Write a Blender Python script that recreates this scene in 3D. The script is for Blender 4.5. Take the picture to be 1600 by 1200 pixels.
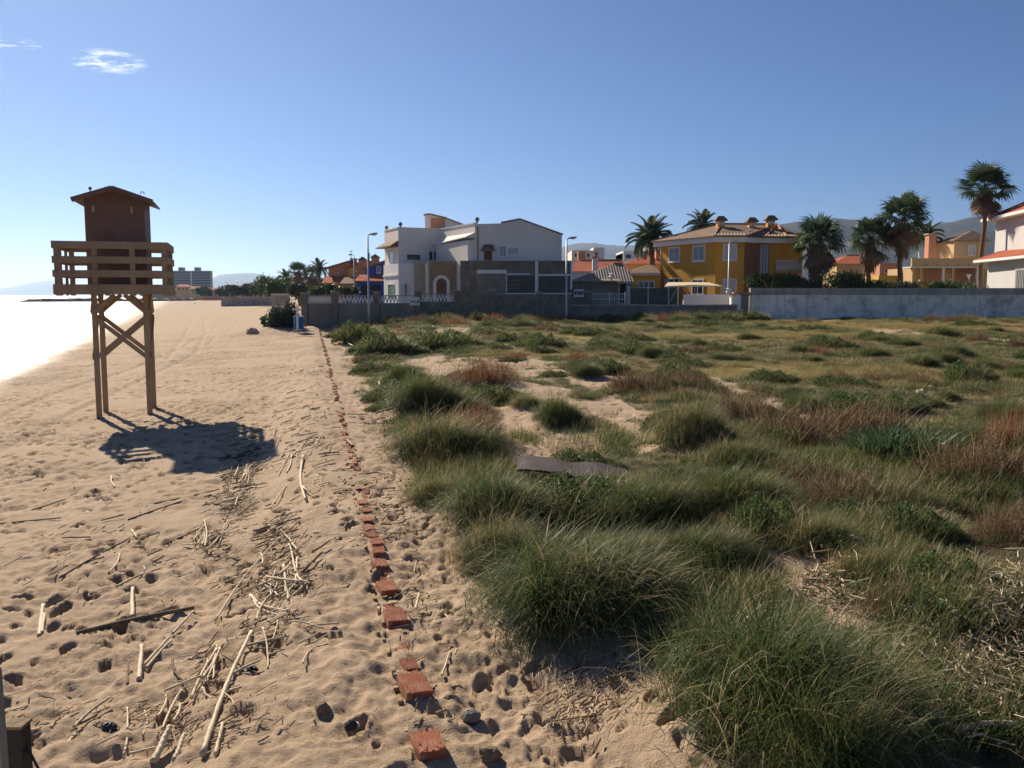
import bpy, math, random
import numpy as np
from mathutils import Vector, Matrix, Euler
R = math.radians
sc = bpy.context.scene
for o in list(bpy.data.objects): bpy.data.objects.remove(o)
COL = sc.collection
random.seed(7)

# ------------------------------------------------------------------ camera, sky, sun, exposure
F = 1384.0; TH = math.atan(139.0 / F); CZ = 3.0          # focal length in photo pixels, pitch down, eye height
cd = bpy.data.cameras.new('camera'); cam = bpy.data.objects.new('camera', cd); COL.objects.link(cam)
cd.sensor_width = 36.0; cd.lens = 36.0 * F / 1600.0; cd.clip_start = 0.05; cd.clip_end = 60000
cam.location = (0, 0, CZ); cam.rotation_euler = (math.pi / 2 - TH, 0, 0)
sc.camera = cam
SUN_AZ, SUN_EL = R(-34.5), R(31.0)                       # azimuth clockwise from +Y
w = bpy.data.worlds.new('World'); sc.world = w; w.use_nodes = True
nt = w.node_tree; nt.nodes.clear()
def wn(t, **k):
    n = nt.nodes.new(t)
    for a, b in k.items(): setattr(n, a, b)
    return n
wo = wn('ShaderNodeOutputWorld'); bg = wn('ShaderNodeBackground'); sky = wn('ShaderNodeTexSky', sky_type='NISHITA')
sky.sun_disc = False; sky.sun_elevation = SUN_EL; sky.sun_rotation = SUN_AZ
sky.altitude = 0; sky.air_density = 0.75; sky.dust_density = 0.12; sky.ozone_density = 8.0
bg.inputs['Strength'].default_value = 0.053
nt.links.new(bg.outputs[0], wo.inputs[0])
# two small wisps of cirrus, high in the sky
def cloud_mask(px, py, hw, hh, seed, thr):
    d = Vector(((px - 800) / F, math.cos(TH) + (600 - py) / F * math.sin(TH), -math.sin(TH) + (600 - py) / F * math.cos(TH))).normalized()
    r = Vector((d.y, -d.x, 0)).normalized(); u = r.cross(d)
    tc = wn('ShaderNodeTexCoord')
    def dot(v):
        n = wn('ShaderNodeVectorMath', operation='DOT_PRODUCT'); n.inputs[1].default_value = v
        nt.links.new(tc.outputs['Generated'], n.inputs[0]); return n.outputs['Value']
    def m(op, a, b):
        n = wn('ShaderNodeMath', operation=op)
        for i, x in enumerate((a, b)):
            if isinstance(x, (int, float)): n.inputs[i].default_value = x
            else: nt.links.new(x, n.inputs[i])
        return n.outputs[0]
    a, b, c = m('DIVIDE', dot(r), hw / F), m('DIVIDE', dot(u), hh / F), dot(d)
    q = m('SUBTRACT', 1.0, m('ADD', m('MULTIPLY', a, a), m('MULTIPLY', b, b)))
    q = m('MULTIPLY', m('MAXIMUM', q, 0.0), m('GREATER_THAN', c, 0.0))
    cb = wn('ShaderNodeCombineXYZ'); nt.links.new(m('ADD', a, m('MULTIPLY', b, -0.6)), cb.inputs[0]); nt.links.new(m('MULTIPLY', b, 1.3), cb.inputs[1]); cb.inputs[2].default_value = seed
    nz = wn('ShaderNodeTexNoise'); nz.inputs['Scale'].default_value = 1.7; nz.inputs['Detail'].default_value = 8; nz.inputs['Roughness'].default_value = 0.66
    nt.links.new(cb.outputs[0], nz.inputs['Vector'])
    v = m('MULTIPLY', m('MAXIMUM', m('SUBTRACT', nz.outputs[0], thr), 0.0), 6.0)
    return m('MINIMUM', m('MULTIPLY', v, q), 1.0)
ma = wn('ShaderNodeMath', operation='MAXIMUM')
nt.links.new(cloud_mask(168, 96, 54, 17, 3.1, 0.47), ma.inputs[0]); nt.links.new(cloud_mask(8, 66, 44, 9, 8.4, 0.5), ma.inputs[1])
mx = wn('ShaderNodeMix', data_type='RGBA'); mx.inputs[7].default_value = (15, 15.2, 15.6, 1)
nt.links.new(ma.outputs[0], mx.inputs[0]); wb = wn('ShaderNodeMix', data_type='RGBA', blend_type='MULTIPLY'); wb.inputs[0].default_value = 1.0; wb.inputs[7].default_value = (1.02, 0.95, 0.98, 1)      # the whole sky, in the camera's white balance
nt.links.new(sky.outputs[0], wb.inputs[6]); nt.links.new(wb.outputs[2], mx.inputs[6]); nt.links.new(mx.outputs[2], bg.inputs['Color'])
sd = bpy.data.lights.new('sun', 'SUN'); sd.energy = 4.7; sd.angle = R(0.53); sd.color = (1.0, 0.87, 0.7)
sun = bpy.data.objects.new('sun', sd); COL.objects.link(sun)
SUND = Vector((math.sin(SUN_AZ) * math.cos(SUN_EL), math.cos(SUN_AZ) * math.cos(SUN_EL), math.sin(SUN_EL)))
sun.rotation_euler = SUND.to_track_quat('Z', 'Y').to_euler()
vs = sc.view_settings; vs.view_transform = 'Standard'; vs.look = 'None'; vs.exposure = 0.72; vs.gamma = 1.0; vs.use_curve_mapping = False
sc.render.engine = 'CYCLES'

# ------------------------------------------------------------------ helpers
def ray(px, py):
    dx, dy = (px - 800) / F, (600 - py) / F
    return dx, math.cos(TH) + dy * math.sin(TH), -math.sin(TH) + dy * math.cos(TH)
def P(px, py, D):                                        # the point seen at a photo pixel, at depth D
    x, y, z = ray(px, py); t = D / y
    return Vector((x * t, D, CZ + z * t))
def X(px, D): return (px - 800) / F * D * math.cos(TH)
def Z(py, D): return P(800, py, D).z
OFF = {}
def tag(o, label=None, cat=None, group=None, kind=None):
    if label: o['label'] = label
    if cat: o['category'] = cat
    if group: o['group'] = group
    if kind: o['kind'] = kind
    return o
def thing(name, label, cat, loc=(0, 0, 0), group=None, world=True):
    o = bpy.data.objects.new(name, None); COL.objects.link(o); o.location = loc; o.empty_display_size = 0.3
    OFF[o] = Vector(loc) if world else Vector((0, 0, 0))
    return tag(o, label, cat, group)
def mobj(name, me, parent=None, loc=None):
    o = bpy.data.objects.new(name, me); COL.objects.link(o)
    if parent is not None: o.parent = parent; OFF[o] = OFF.get(parent, Vector((0, 0, 0)))
    if loc is not None: o.location = loc
    return o
def mesh_np(name, V, Q, mat=None, smooth=False):
    V = np.asarray(V, dtype=np.float32).reshape(-1, 3); Q = np.asarray(Q, dtype=np.int32); k = Q.shape[1]
    me = bpy.data.meshes.new(name)
    me.vertices.add(len(V)); me.vertices.foreach_set('co', V.ravel())
    me.loops.add(Q.size); me.loops.foreach_set('vertex_index', Q.ravel())
    me.polygons.add(len(Q)); me.polygons.foreach_set('loop_start', np.arange(0, Q.size, k, dtype=np.int32))
    me.polygons.foreach_set('loop_total', np.full(len(Q), k, dtype=np.int32))
    if smooth: me.polygons.foreach_set('use_smooth', np.ones(len(Q), dtype=bool))
    if mat: me.materials.append(mat)
    me.update(calc_edges=True); return me
class MB:
    def __init__(s): s.v = []; s.f = []
    def add(s, vs, fs):
        n = len(s.v); s.v += [tuple(p) for p in vs]; s.f += [tuple(i + n for i in f) for f in fs]; return s
    def box(s, x0, x1, y0, y1, z0, z1):
        return s.add([(x0,y0,z0),(x1,y0,z0),(x1,y1,z0),(x0,y1,z0),(x0,y0,z1),(x1,y0,z1),(x1,y1,z1),(x0,y1,z1)],
                     [(0,3,2,1),(4,5,6,7),(0,1,5,4),(1,2,6,5),(2,3,7,6),(3,0,4,7)])
    def obox(s, o, r, n, a0, a1, b0, b1, z0, z1):        # box along a facade: r to the right, n outwards
        o, r, n = Vector((o[0], o[1], 0)), Vector((r[0], r[1], 0)), Vector((n[0], n[1], 0)); up = Vector((0, 0, 1))
        pts = [o + r * a + n * b + up * z for z in (z0, z1) for (a, b) in ((a0, b1), (a1, b1), (a1, b0), (a0, b0))]
        return s.add(pts, [(0,3,2,1),(4,5,6,7),(0,1,5,4),(1,2,6,5),(2,3,7,6),(3,0,4,7)])
    def prism(s, poly, z0, z1):                          # poly counter-clockwise in plan; z1 may be a list
        n = len(poly); zt = z1 if isinstance(z1, (list, tuple)) else [z1] * n
        return s.add([(p[0], p[1], z0) for p in poly] + [(p[0], p[1], zt[i]) for i, p in enumerate(poly)],
                     [tuple(range(n))[::-1], tuple(range(n, 2 * n))] + [(i, (i + 1) % n, n + (i + 1) % n, n + i) for i in range(n)])
    def xprism(s, poly, y0, y1):                         # poly of (x, z) counter-clockwise seen from the camera, pushed back along y
        n = len(poly)
        return s.add([(p[0], y0, p[1]) for p in poly] + [(p[0], y1, p[1]) for p in poly],
                     [tuple(range(n)), tuple(range(n, 2 * n))[::-1]] + [(i, n + i, n + (i + 1) % n, (i + 1) % n) for i in range(n)])
    def bar(s, a, b, wd, hg, up=(0, 0, 1)):
        a, b = Vector(a), Vector(b); d = (b - a).normalized(); u = Vector(up)
        if abs(d.dot(u)) > 0.98: u = Vector((0, 1, 0))
        r = d.cross(u).normalized(); u = r.cross(d)
        pts = [q + r * i * wd / 2 + u * j * hg / 2 for q in (a, b) for (i, j) in ((-1,-1),(1,-1),(1,1),(-1,1))]
        return s.add(pts, [(0,1,2,3)[::-1],(4,5,6,7)[::-1][::-1],(0,1,5,4),(1,2,6,5),(2,3,7,6),(3,0,4,7)])
    def tube(s, path, rad, n=8, cap=True):
        path = [Vector(p) for p in path]; m = len(path); rad = rad if isinstance(rad, (list, tuple)) else [rad] * m
        vs = []
        for i, p in enumerate(path):
            d = (path[min(i + 1, m - 1)] - path[max(i - 1, 0)]).normalized()
            u = Vector((0, 0, 1)) if abs(d.z) < 0.9 else Vector((1, 0, 0))
            r = d.cross(u).normalized(); u = r.cross(d)
            vs += [p + (r * math.cos(2 * math.pi * k / n) + u * math.sin(2 * math.pi * k / n)) * rad[i] for k in range(n)]
        fs = [(i * n + k, i * n + (k + 1) % n, (i + 1) * n + (k + 1) % n, (i + 1) * n + k) for i in range(m - 1) for k in range(n)]
        if cap: fs += [tuple(range(n))[::-1], tuple((m - 1) * n + k for k in range(n))]
        return s.add(vs, fs)
    def lathe(s, c, prof, n=12):
        vs = [(c[0] + r * math.cos(2 * math.pi * k / n), c[1] + r * math.sin(2 * math.pi * k / n), c[2] + z) for r, z in prof for k in range(n)]
        m = len(prof)
        fs = [(i * n + k, i * n + (k + 1) % n, (i + 1) * n + (k + 1) % n, (i + 1) * n + k) for i in range(m - 1) for k in range(n)]
        return s.add(vs, fs + [tuple(range(n))[::-1], tuple((m - 1) * n + k for k in range(n))])
    def build(s, name, mat, parent=None, smooth=False, mesh_only=False):
        off = OFF.get(parent, Vector((0, 0, 0))) if parent is not None else Vector((0, 0, 0))
        me = bpy.data.meshes.new(name); me.from_pydata([(p[0]-off.x, p[1]-off.y, p[2]-off.z) for p in s.v], [], s.f)
        me.materials.append(mat); me.validate(); me.update()
        if smooth:
            for p in me.polygons: p.use_smooth = True
        return me if mesh_only else mobj(name, me, parent)

# ---- noise in plain numpy
def _h(ix, iy, s):
    n = (ix.astype(np.int64) * 374761393 + iy.astype(np.int64) * 668265263 + s * 982451653) & 0xFFFFFFFF
    n = ((n ^ (n >> 13)) * 1274126177) & 0xFFFFFFFF
    n = ((n ^ (n >> 16)) * 2246822519) & 0xFFFFFFFF
    return ((n ^ (n >> 15)) & 0xFFFFFF) / float(0xFFFFFF)
def vnoise(x, y, s=0):
    ix, iy = np.floor(x), np.floor(y); fx, fy = x - ix, y - iy
    fx, fy = fx*fx*fx*(fx*(fx*6-15)+10), fy*fy*fy*(fy*(fy*6-15)+10)
    a, b, c, d = _h(ix, iy, s), _h(ix+1, iy, s), _h(ix, iy+1, s), _h(ix+1, iy+1, s)
    return (a + (b-a)*fx) * (1-fy) + (c + (d-c)*fx) * fy
def fbm(x, y, o=4, s=0, g=0.5):
    t = 0; a = 1.0; n = 0
    for i in range(o):
        t = t + a * vnoise(x, y, s + i * 17); n += a; a *= g; x, y = x * 2.03 + 3.1, y * 2.03 + 1.7
    return t / n * 2 - 1
def sstep(a, b, x):
    t = np.clip((x - a) / (b - a), 0, 1); return t * t * (3 - 2 * t)

# ---- materials
def rgb(c): return (c[0], c[1], c[2], 1.0)
class NT:
    def __init__(s, name):
        s.m = bpy.data.materials.new(name); s.m.use_nodes = True; s.t = s.m.node_tree; s.t.nodes.clear()
        s.out = s.n('ShaderNodeOutputMaterial')
    def n(s, t, ins=None, **k):
        q = s.t.nodes.new(t)
        for a, b in k.items(): setattr(q, a, b)
        for a, b in (ins or {}).items():
            if hasattr(b, 'links') or isinstance(b, bpy.types.NodeSocket): s.t.links.new(b, q.inputs[a])
            else: q.inputs[a].default_value = b
        return q
    def noise(s, scale, detail=5, vec=None, rough=0.55):
        q = s.n('ShaderNodeTexNoise', {'Scale': scale, 'Detail': detail, 'Roughness': rough})
        if vec is not None: s.t.links.new(vec, q.inputs['Vector'])
        return q.outputs['Fac']
    def ramp(s, v, a, b): return s.n('ShaderNodeMapRange', {'Value': v, 'From Min': a, 'From Max': b}).outputs[0]
    def mix(s, f, a, b):
        q = s.n('ShaderNodeMix', data_type='RGBA')
        for i, x in ((0, f), (6, a), (7, b)):
            if isinstance(x, bpy.types.NodeSocket): s.t.links.new(x, q.inputs[i])
            else: q.inputs[i].default_value = x
        return q.outputs[2]
    def math(s, op, a, b=0.0): return s.n('ShaderNodeMath', {0: a, 1: b}, operation=op).outputs[0]
    def coord(s, scale=(1, 1, 1), rot=(0, 0, 0)):
        c = s.n('ShaderNodeTexCoord').outputs['Object']
        return s.n('ShaderNodeMapping', {'Vector': c, 'Scale': scale, 'Rotation': rot}).outputs[0]
    def finish(s, col, rough=0.8, spec=0.3, bump=None, bstr=0.3, bdist=0.02, metal=0.0):
        b = s.n('ShaderNodeBsdfPrincipled', {'Roughness': rough, 'Specular IOR Level': spec, 'Metallic': metal})
        if isinstance(col, bpy.types.NodeSocket): s.t.links.new(col, b.inputs['Base Color'])
        else: b.inputs['Base Color'].default_value = rgb(col)
        if bump is not None:
            q = s.n('ShaderNodeBump', {'Height': bump, 'Strength': bstr, 'Distance': bdist}); s.t.links.new(q.outputs[0], b.inputs['Normal'])
        s.t.links.new(b.outputs[0], s.out.inputs[0]); s.bsdf = b; return s.m
def pm(name, c, c2=None, rough=0.8, sc_=1.5, bump=0.25, bs=25, spec=0.3, bd=0.02, stretch=(1, 1, 1), lo=0.35, hi=0.65, metal=0.0, var=0.2):
    t = NT(name); v = t.coord(stretch)
    c2 = c2 or tuple(min(1, x * (1 + var)) for x in c); c1 = c if c2 != c else tuple(x * (1 - var) for x in c)
    col = t.mix(t.ramp(t.noise(sc_, 6, v), lo, hi), rgb(c1), rgb(c2))
    col = t.mix(t.math('MULTIPLY', t.ramp(t.noise(sc_ * 9, 4, v), 0.4, 0.7), 0.35), col, rgb(tuple(x * 0.7 for x in c1)))
    return t.finish(col, rough, spec, t.noise(bs, 5, v), bump, bd, metal)
def stained(name, c, dirt, amount=0.5, sc_=0.7, rough=0.85, e=(0.42, 0.68, 0.45, 0.75)):
    t = NT(name); v = t.coord(); vs_ = t.coord((2.2, 2.2, 0.25))
    a = t.ramp(t.noise(sc_, 8, v, 0.65), e[0], e[1]); b = t.ramp(t.noise(1.6, 7, vs_, 0.7), e[2], e[3])
    f = t.math('MULTIPLY', t.math('MAXIMUM', a, b), amount)
    col = t.mix(f, rgb(c), rgb(dirt)); col = t.mix(t.math('MULTIPLY', t.ramp(t.noise(12, 5, v), 0.5, 0.7), 0.3), col, rgb(tuple(x * 0.75 for x in c)))
    return t.finish(col, rough, 0.2, t.noise(18, 6, v), 0.35, 0.02)
def stonework(name, c1, c2, mortar, scale=2.2):
    t = NT(name); v = t.coord()
    vo = t.n('ShaderNodeTexVoronoi', {'Vector': v, 'Scale': scale}, feature='DISTANCE_TO_EDGE').outputs['Distance']
    vc = t.n('ShaderNodeTexVoronoi', {'Vector': v, 'Scale': scale}).outputs['Color']
    k = t.n('ShaderNodeSeparateColor', {'Color': vc}).outputs[0]
    col = t.mix(k, rgb(c1), rgb(c2)); col = t.mix(t.math('MULTIPLY', t.noise(9, 6, v), 0.5), col, rgb(tuple(x * 0.6 for x in c1)))
    col = t.mix(t.ramp(vo, 0.06, 0.02), col, rgb(mortar))
    return t.finish(col, 0.9, 0.2, t.ramp(vo, 0.0, 0.15), 0.7, 0.05)
def tiles(name, c1, c2, ang=0.0, pitch=0.26):
    t = NT(name); v = t.coord((1, 1, 1), (0, 0, ang))
    wv = t.n('ShaderNodeTexWave', {'Vector': v, 'Scale': 0.314 / pitch, 'Distortion': 0.3, 'Detail': 1.0}, wave_type='BANDS', bands_direction='X').outputs['Fac']
    col = t.mix(t.ramp(t.noise(1.4, 7, v), 0.35, 0.65), rgb(c1), rgb(c2))
    col = t.mix(t.math('MULTIPLY', t.noise(14, 3, v), 0.5), col, rgb(tuple(x * 0.5 for x in c1)))
    return t.finish(col, 0.85, 0.2, wv, 0.9, 0.07)
def leafy(name, a, b, trans=0.35, rough=0.5, spec=0.35, scl=1.2):
    t = NT(name); oi = t.n('ShaderNodeObjectInfo').outputs['Random']
    f = t.math('ADD', t.math('MULTIPLY', oi, 0.45), t.math('MULTIPLY', t.ramp(t.noise(scl, 5, t.coord()), 0.3, 0.7), 0.55))
    col = t.mix(f, rgb(a), rgb(b)); t.finish(col, rough, spec)
    tr = t.n('ShaderNodeBsdfTranslucent', {'Color': col}); mxs = t.n('ShaderNodeMixShader', {0: trans, 1: t.bsdf.outputs[0], 2: tr.outputs[0]})
    t.t.links.new(mxs.outputs[0], t.out.inputs[0]); return t.m
def glassy(name, c, rough=0.12):
    t = NT(name); return t.finish(c, rough, 0.6)
MT = dict(
    tower=pm('tower_wood', (0.3, 0.21, 0.125), (0.4, 0.29, 0.175), 0.75, 2.0, 0.3, 40, stretch=(1, 1, 0.3)),
    cabin=pm('brown_panel', (0.17, 0.088, 0.06), (0.21, 0.115, 0.08), 0.6, 1.5, 0.2, 30),
    metal=pm('dull_metal', (0.3, 0.31, 0.32), None, 0.45, 2, 0.1, 30, metal=0.7),
    lamp=pm('galvanised', (0.42, 0.43, 0.44), None, 0.5, 2, 0.1, 30, metal=0.4),
    darkmetal=pm('dark_metal', (0.02, 0.018, 0.02), None, 0.5, 3, 0.2, 40),
    white=stained('white_render', (0.8, 0.74, 0.66), (0.55, 0.49, 0.42), 0.35, 0.25),
    white2=stained('clean_white_render', (0.82, 0.79, 0.74), (0.66, 0.62, 0.57), 0.35, 0.3),
    villa=stained('villa_render_shaded', (0.56, 0.55, 0.54), (0.44, 0.43, 0.42), 0.4, 0.3),  # white villa walls, greyed so the base colour carries their shade
    trim=pm('white_paint', (0.72, 0.71, 0.69), None, 0.6, 2, 0.1, 30, var=0.06),
    oldwall=stained('weathered_whitewash', (0.88, 0.81, 0.68), (0.14, 0.125, 0.1), 0.6, 0.8, 0.85, (0.46, 0.66, 0.5, 0.72)),
    coping=stained('weathered_concrete', (0.44, 0.4, 0.33), (0.14, 0.125, 0.1), 0.75, 0.9),
    stone=stonework('dark_rubble_stone', (0.17, 0.145, 0.115), (0.31, 0.26, 0.2), (0.2, 0.17, 0.14)),
    block=pm('grey_concrete', (0.2, 0.175, 0.14), (0.29, 0.255, 0.205), 0.9, 1.2, 0.4, 20),
    brownstone=stonework('brown_stone', (0.3, 0.215, 0.12), (0.4, 0.29, 0.17), (0.36, 0.28, 0.18), 2.8),
    palestone=stonework('pale_stone', (0.42, 0.32, 0.22), (0.55, 0.44, 0.32), (0.5, 0.42, 0.33), 2.4),
    ochre=stained('ochre_render', (0.64, 0.33, 0.05), (0.5, 0.24, 0.04), 0.5, 0.3),
    brickred=pm('brick_facing', (0.26, 0.11, 0.06), (0.33, 0.14, 0.08), 0.85, 3, 0.4, 30),
    beige=stained('beige_render', (0.6, 0.42, 0.22), (0.42, 0.3, 0.17), 0.5, 0.4),
    salmon=stained('salmon_render', (0.55, 0.27, 0.16), (0.42, 0.2, 0.12), 0.4, 0.4),
    yellow=stained('yellow_render', (0.62, 0.4, 0.09), (0.45, 0.28, 0.07), 0.4, 0.4),
    blue=stained('blue_render', (0.045, 0.09, 0.46), (0.04, 0.07, 0.32), 0.4, 0.4),
    roof=tiles('brown_roof_tiles', (0.2, 0.125, 0.08), (0.33, 0.22, 0.14)),
    roofside=tiles('brown_roof_tiles_turned', (0.26, 0.14, 0.08), (0.42, 0.27, 0.16), R(90)),
    redroof=tiles('red_roof_tiles', (0.42, 0.11, 0.055), (0.52, 0.17, 0.09), R(90)),
    greyroof=tiles('grey_brown_roof_sheet', (0.3, 0.24, 0.2), (0.4, 0.33, 0.28)),
    glass=glassy('window_glass', (0.03, 0.035, 0.045)), shutter=pm('grey_shutter', (0.5, 0.51, 0.53), None, 0.6, 1, 0.2, 30, var=0.08),
    glassblock=pm('glass_blocks', (0.22, 0.3, 0.32), (0.32, 0.4, 0.42), 0.25, 5, 0.5, 12, spec=0.6),
    door=pm('brown_door', (0.16, 0.08, 0.045), None, 0.6, 2, 0.2, 30), green=pm('green_door', (0.02, 0.17, 0.07), None, 0.6, 2, 0.2, 30),
    shade=pm('recess_shade', (0.1, 0.09, 0.08), (0.14, 0.125, 0.11), 0.9), dark=pm('dark_void', (0.03, 0.03, 0.03), None, 0.9), canvas=pm('cream_canvas', (0.66, 0.56, 0.36), None, 0.8, 2, 0.2, 30),
    mesh=pm('green_mesh_screen', (0.075, 0.085, 0.07), (0.11, 0.12, 0.1), 0.9, 2, 0.3, 40), ironwork=pm('white_ironwork', (0.6, 0.6, 0.6), None, 0.5),
    terracotta=pm('terracotta', (0.45, 0.2, 0.1), (0.52, 0.25, 0.14), 0.8, 5), block_far=pm('far_grey_facade', (0.27, 0.27, 0.28), (0.34, 0.33, 0.33), 0.8, 0.2),
    trunk=pm('palm_trunk', (0.14, 0.095, 0.06), (0.24, 0.17, 0.11), 0.95, 5, 0.8, 14, bd=0.06, stretch=(1, 1, 2.5)),
    frond=leafy('palm_frond', (0.05, 0.085, 0.035), (0.105, 0.15, 0.075), 0.25, 0.6, 0.25), deadfrond=leafy('dead_palm_frond', (0.17, 0.11, 0.065), (0.27, 0.18, 0.11), 0.15, 0.8, 0.2),
    leaf=leafy('bush_leaf', (0.028, 0.06, 0.018), (0.085, 0.14, 0.04), 0.3, 0.5, 0.3), leafdull=leafy('dull_bush_leaf', (0.035, 0.055, 0.03), (0.08, 0.1, 0.05), 0.2, 0.6, 0.3),
    twig=pm('twig', (0.15, 0.1, 0.06), None, 0.9),
    grass=leafy('marram_green', (0.05, 0.082, 0.022), (0.145, 0.185, 0.06), 0.4, 0.55, 0.22, 2.0), grass2=leafy('marram_olive', (0.095, 0.115, 0.035), (0.2, 0.2, 0.075), 0.4, 0.55, 0.22, 2.0),
    straw=leafy('dry_straw', (0.4, 0.3, 0.15), (0.58, 0.46, 0.26), 0.35, 0.5, 0.35, 2.0), yellowgrass=leafy('yellow_grass', (0.22, 0.18, 0.05), (0.37, 0.3, 0.1), 0.4, 0.5, 0.3, 2.0),
    brownherb=leafy('brown_herb', (0.085, 0.05, 0.03), (0.2, 0.125, 0.07), 0.35, 0.7, 0.2, 2.0), redherb=leafy('rust_herb', (0.17, 0.075, 0.037), (0.29, 0.14, 0.07), 0.35, 0.7, 0.2, 2.0),
    greenherb=leafy('green_herb', (0.042, 0.085, 0.02), (0.1, 0.155, 0.042), 0.35, 0.55, 0.2, 2.0), broad=leafy('strap_leaf', (0.06, 0.11, 0.05), (0.12, 0.18, 0.09), 0.3, 0.5, 0.25, 2.0),
    cane=pm('bleached_cane', (0.54, 0.43, 0.27), (0.74, 0.62, 0.43), 0.7, 8, 0.3, 60, stretch=(1, 1, 1)), darkwood=pm('weathered_branch', (0.15, 0.1, 0.06), (0.25, 0.18, 0.11), 0.9, 8, 0.5, 50),
    brick=pm('red_hollow_brick', (0.34, 0.11, 0.058), (0.41, 0.235, 0.145), 0.9, 9, 0.5, 60, lo=.45, hi=.7), board=pm('dark_plywood', (0.055, 0.044, 0.044), (0.1, 0.08, 0.076), 0.9, 3, 0.3, 20),
    rawwood=pm('raw_wood', (0.5, 0.36, 0.2), None, 0.8, 6), rock=pm('grey_stone', (0.2, 0.18, 0.16), (0.3, 0.27, 0.24), 0.9, 3, 0.7, 10, bd=0.1),
    bluepaint=pm('blue_plastic', (0.02, 0.1, 0.3), None, 0.4, 3, 0.1, 30), rust=pm('rusty_plank', (0.17, 0.075, 0.04), None, 0.85, 5, 0.4, 30),
)

# ------------------------------------------------------------------ lie of the land
LA = math.atan(0.2265); LC, LS = math.cos(LA), math.sin(LA)
def uu(x, y): return (x - (0.7 - 0.2265 * y)) * LC        # metres inland from the buried brick wall (sea side negative)
def ushore(y): return np.minimum(-11.5, -16.3 - 0.163 * (y - 45.5))
SEA = -0.75
def hbase(x, y):
    x, y = np.asarray(x, float), np.asarray(y, float); u = uu(x, y); us = ushore(y)
    t = np.clip(-u / -us, 0, 3)
    beach = SEA * 0.97 * t ** 1.15
    field = 0.22 * sstep(0.8, 6, u) + 0.55 * sstep(28, 80, y) * sstep(1.5, 8, u) + 1.2 * sstep(84, 92, y) * sstep(0, 6, u)
    return np.where(u < 0, beach, field)
def G(px, py, f=None):
    x, y, z = ray(px, py); f = f or hbase; g = 0.0
    for _ in range(12):
        t = (g - CZ) / z; g = 0.5 * g + 0.5 * float(f(x * t, y * t))
    t = (g - CZ) / z
    return Vector((x * t, y * t, g))
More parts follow.
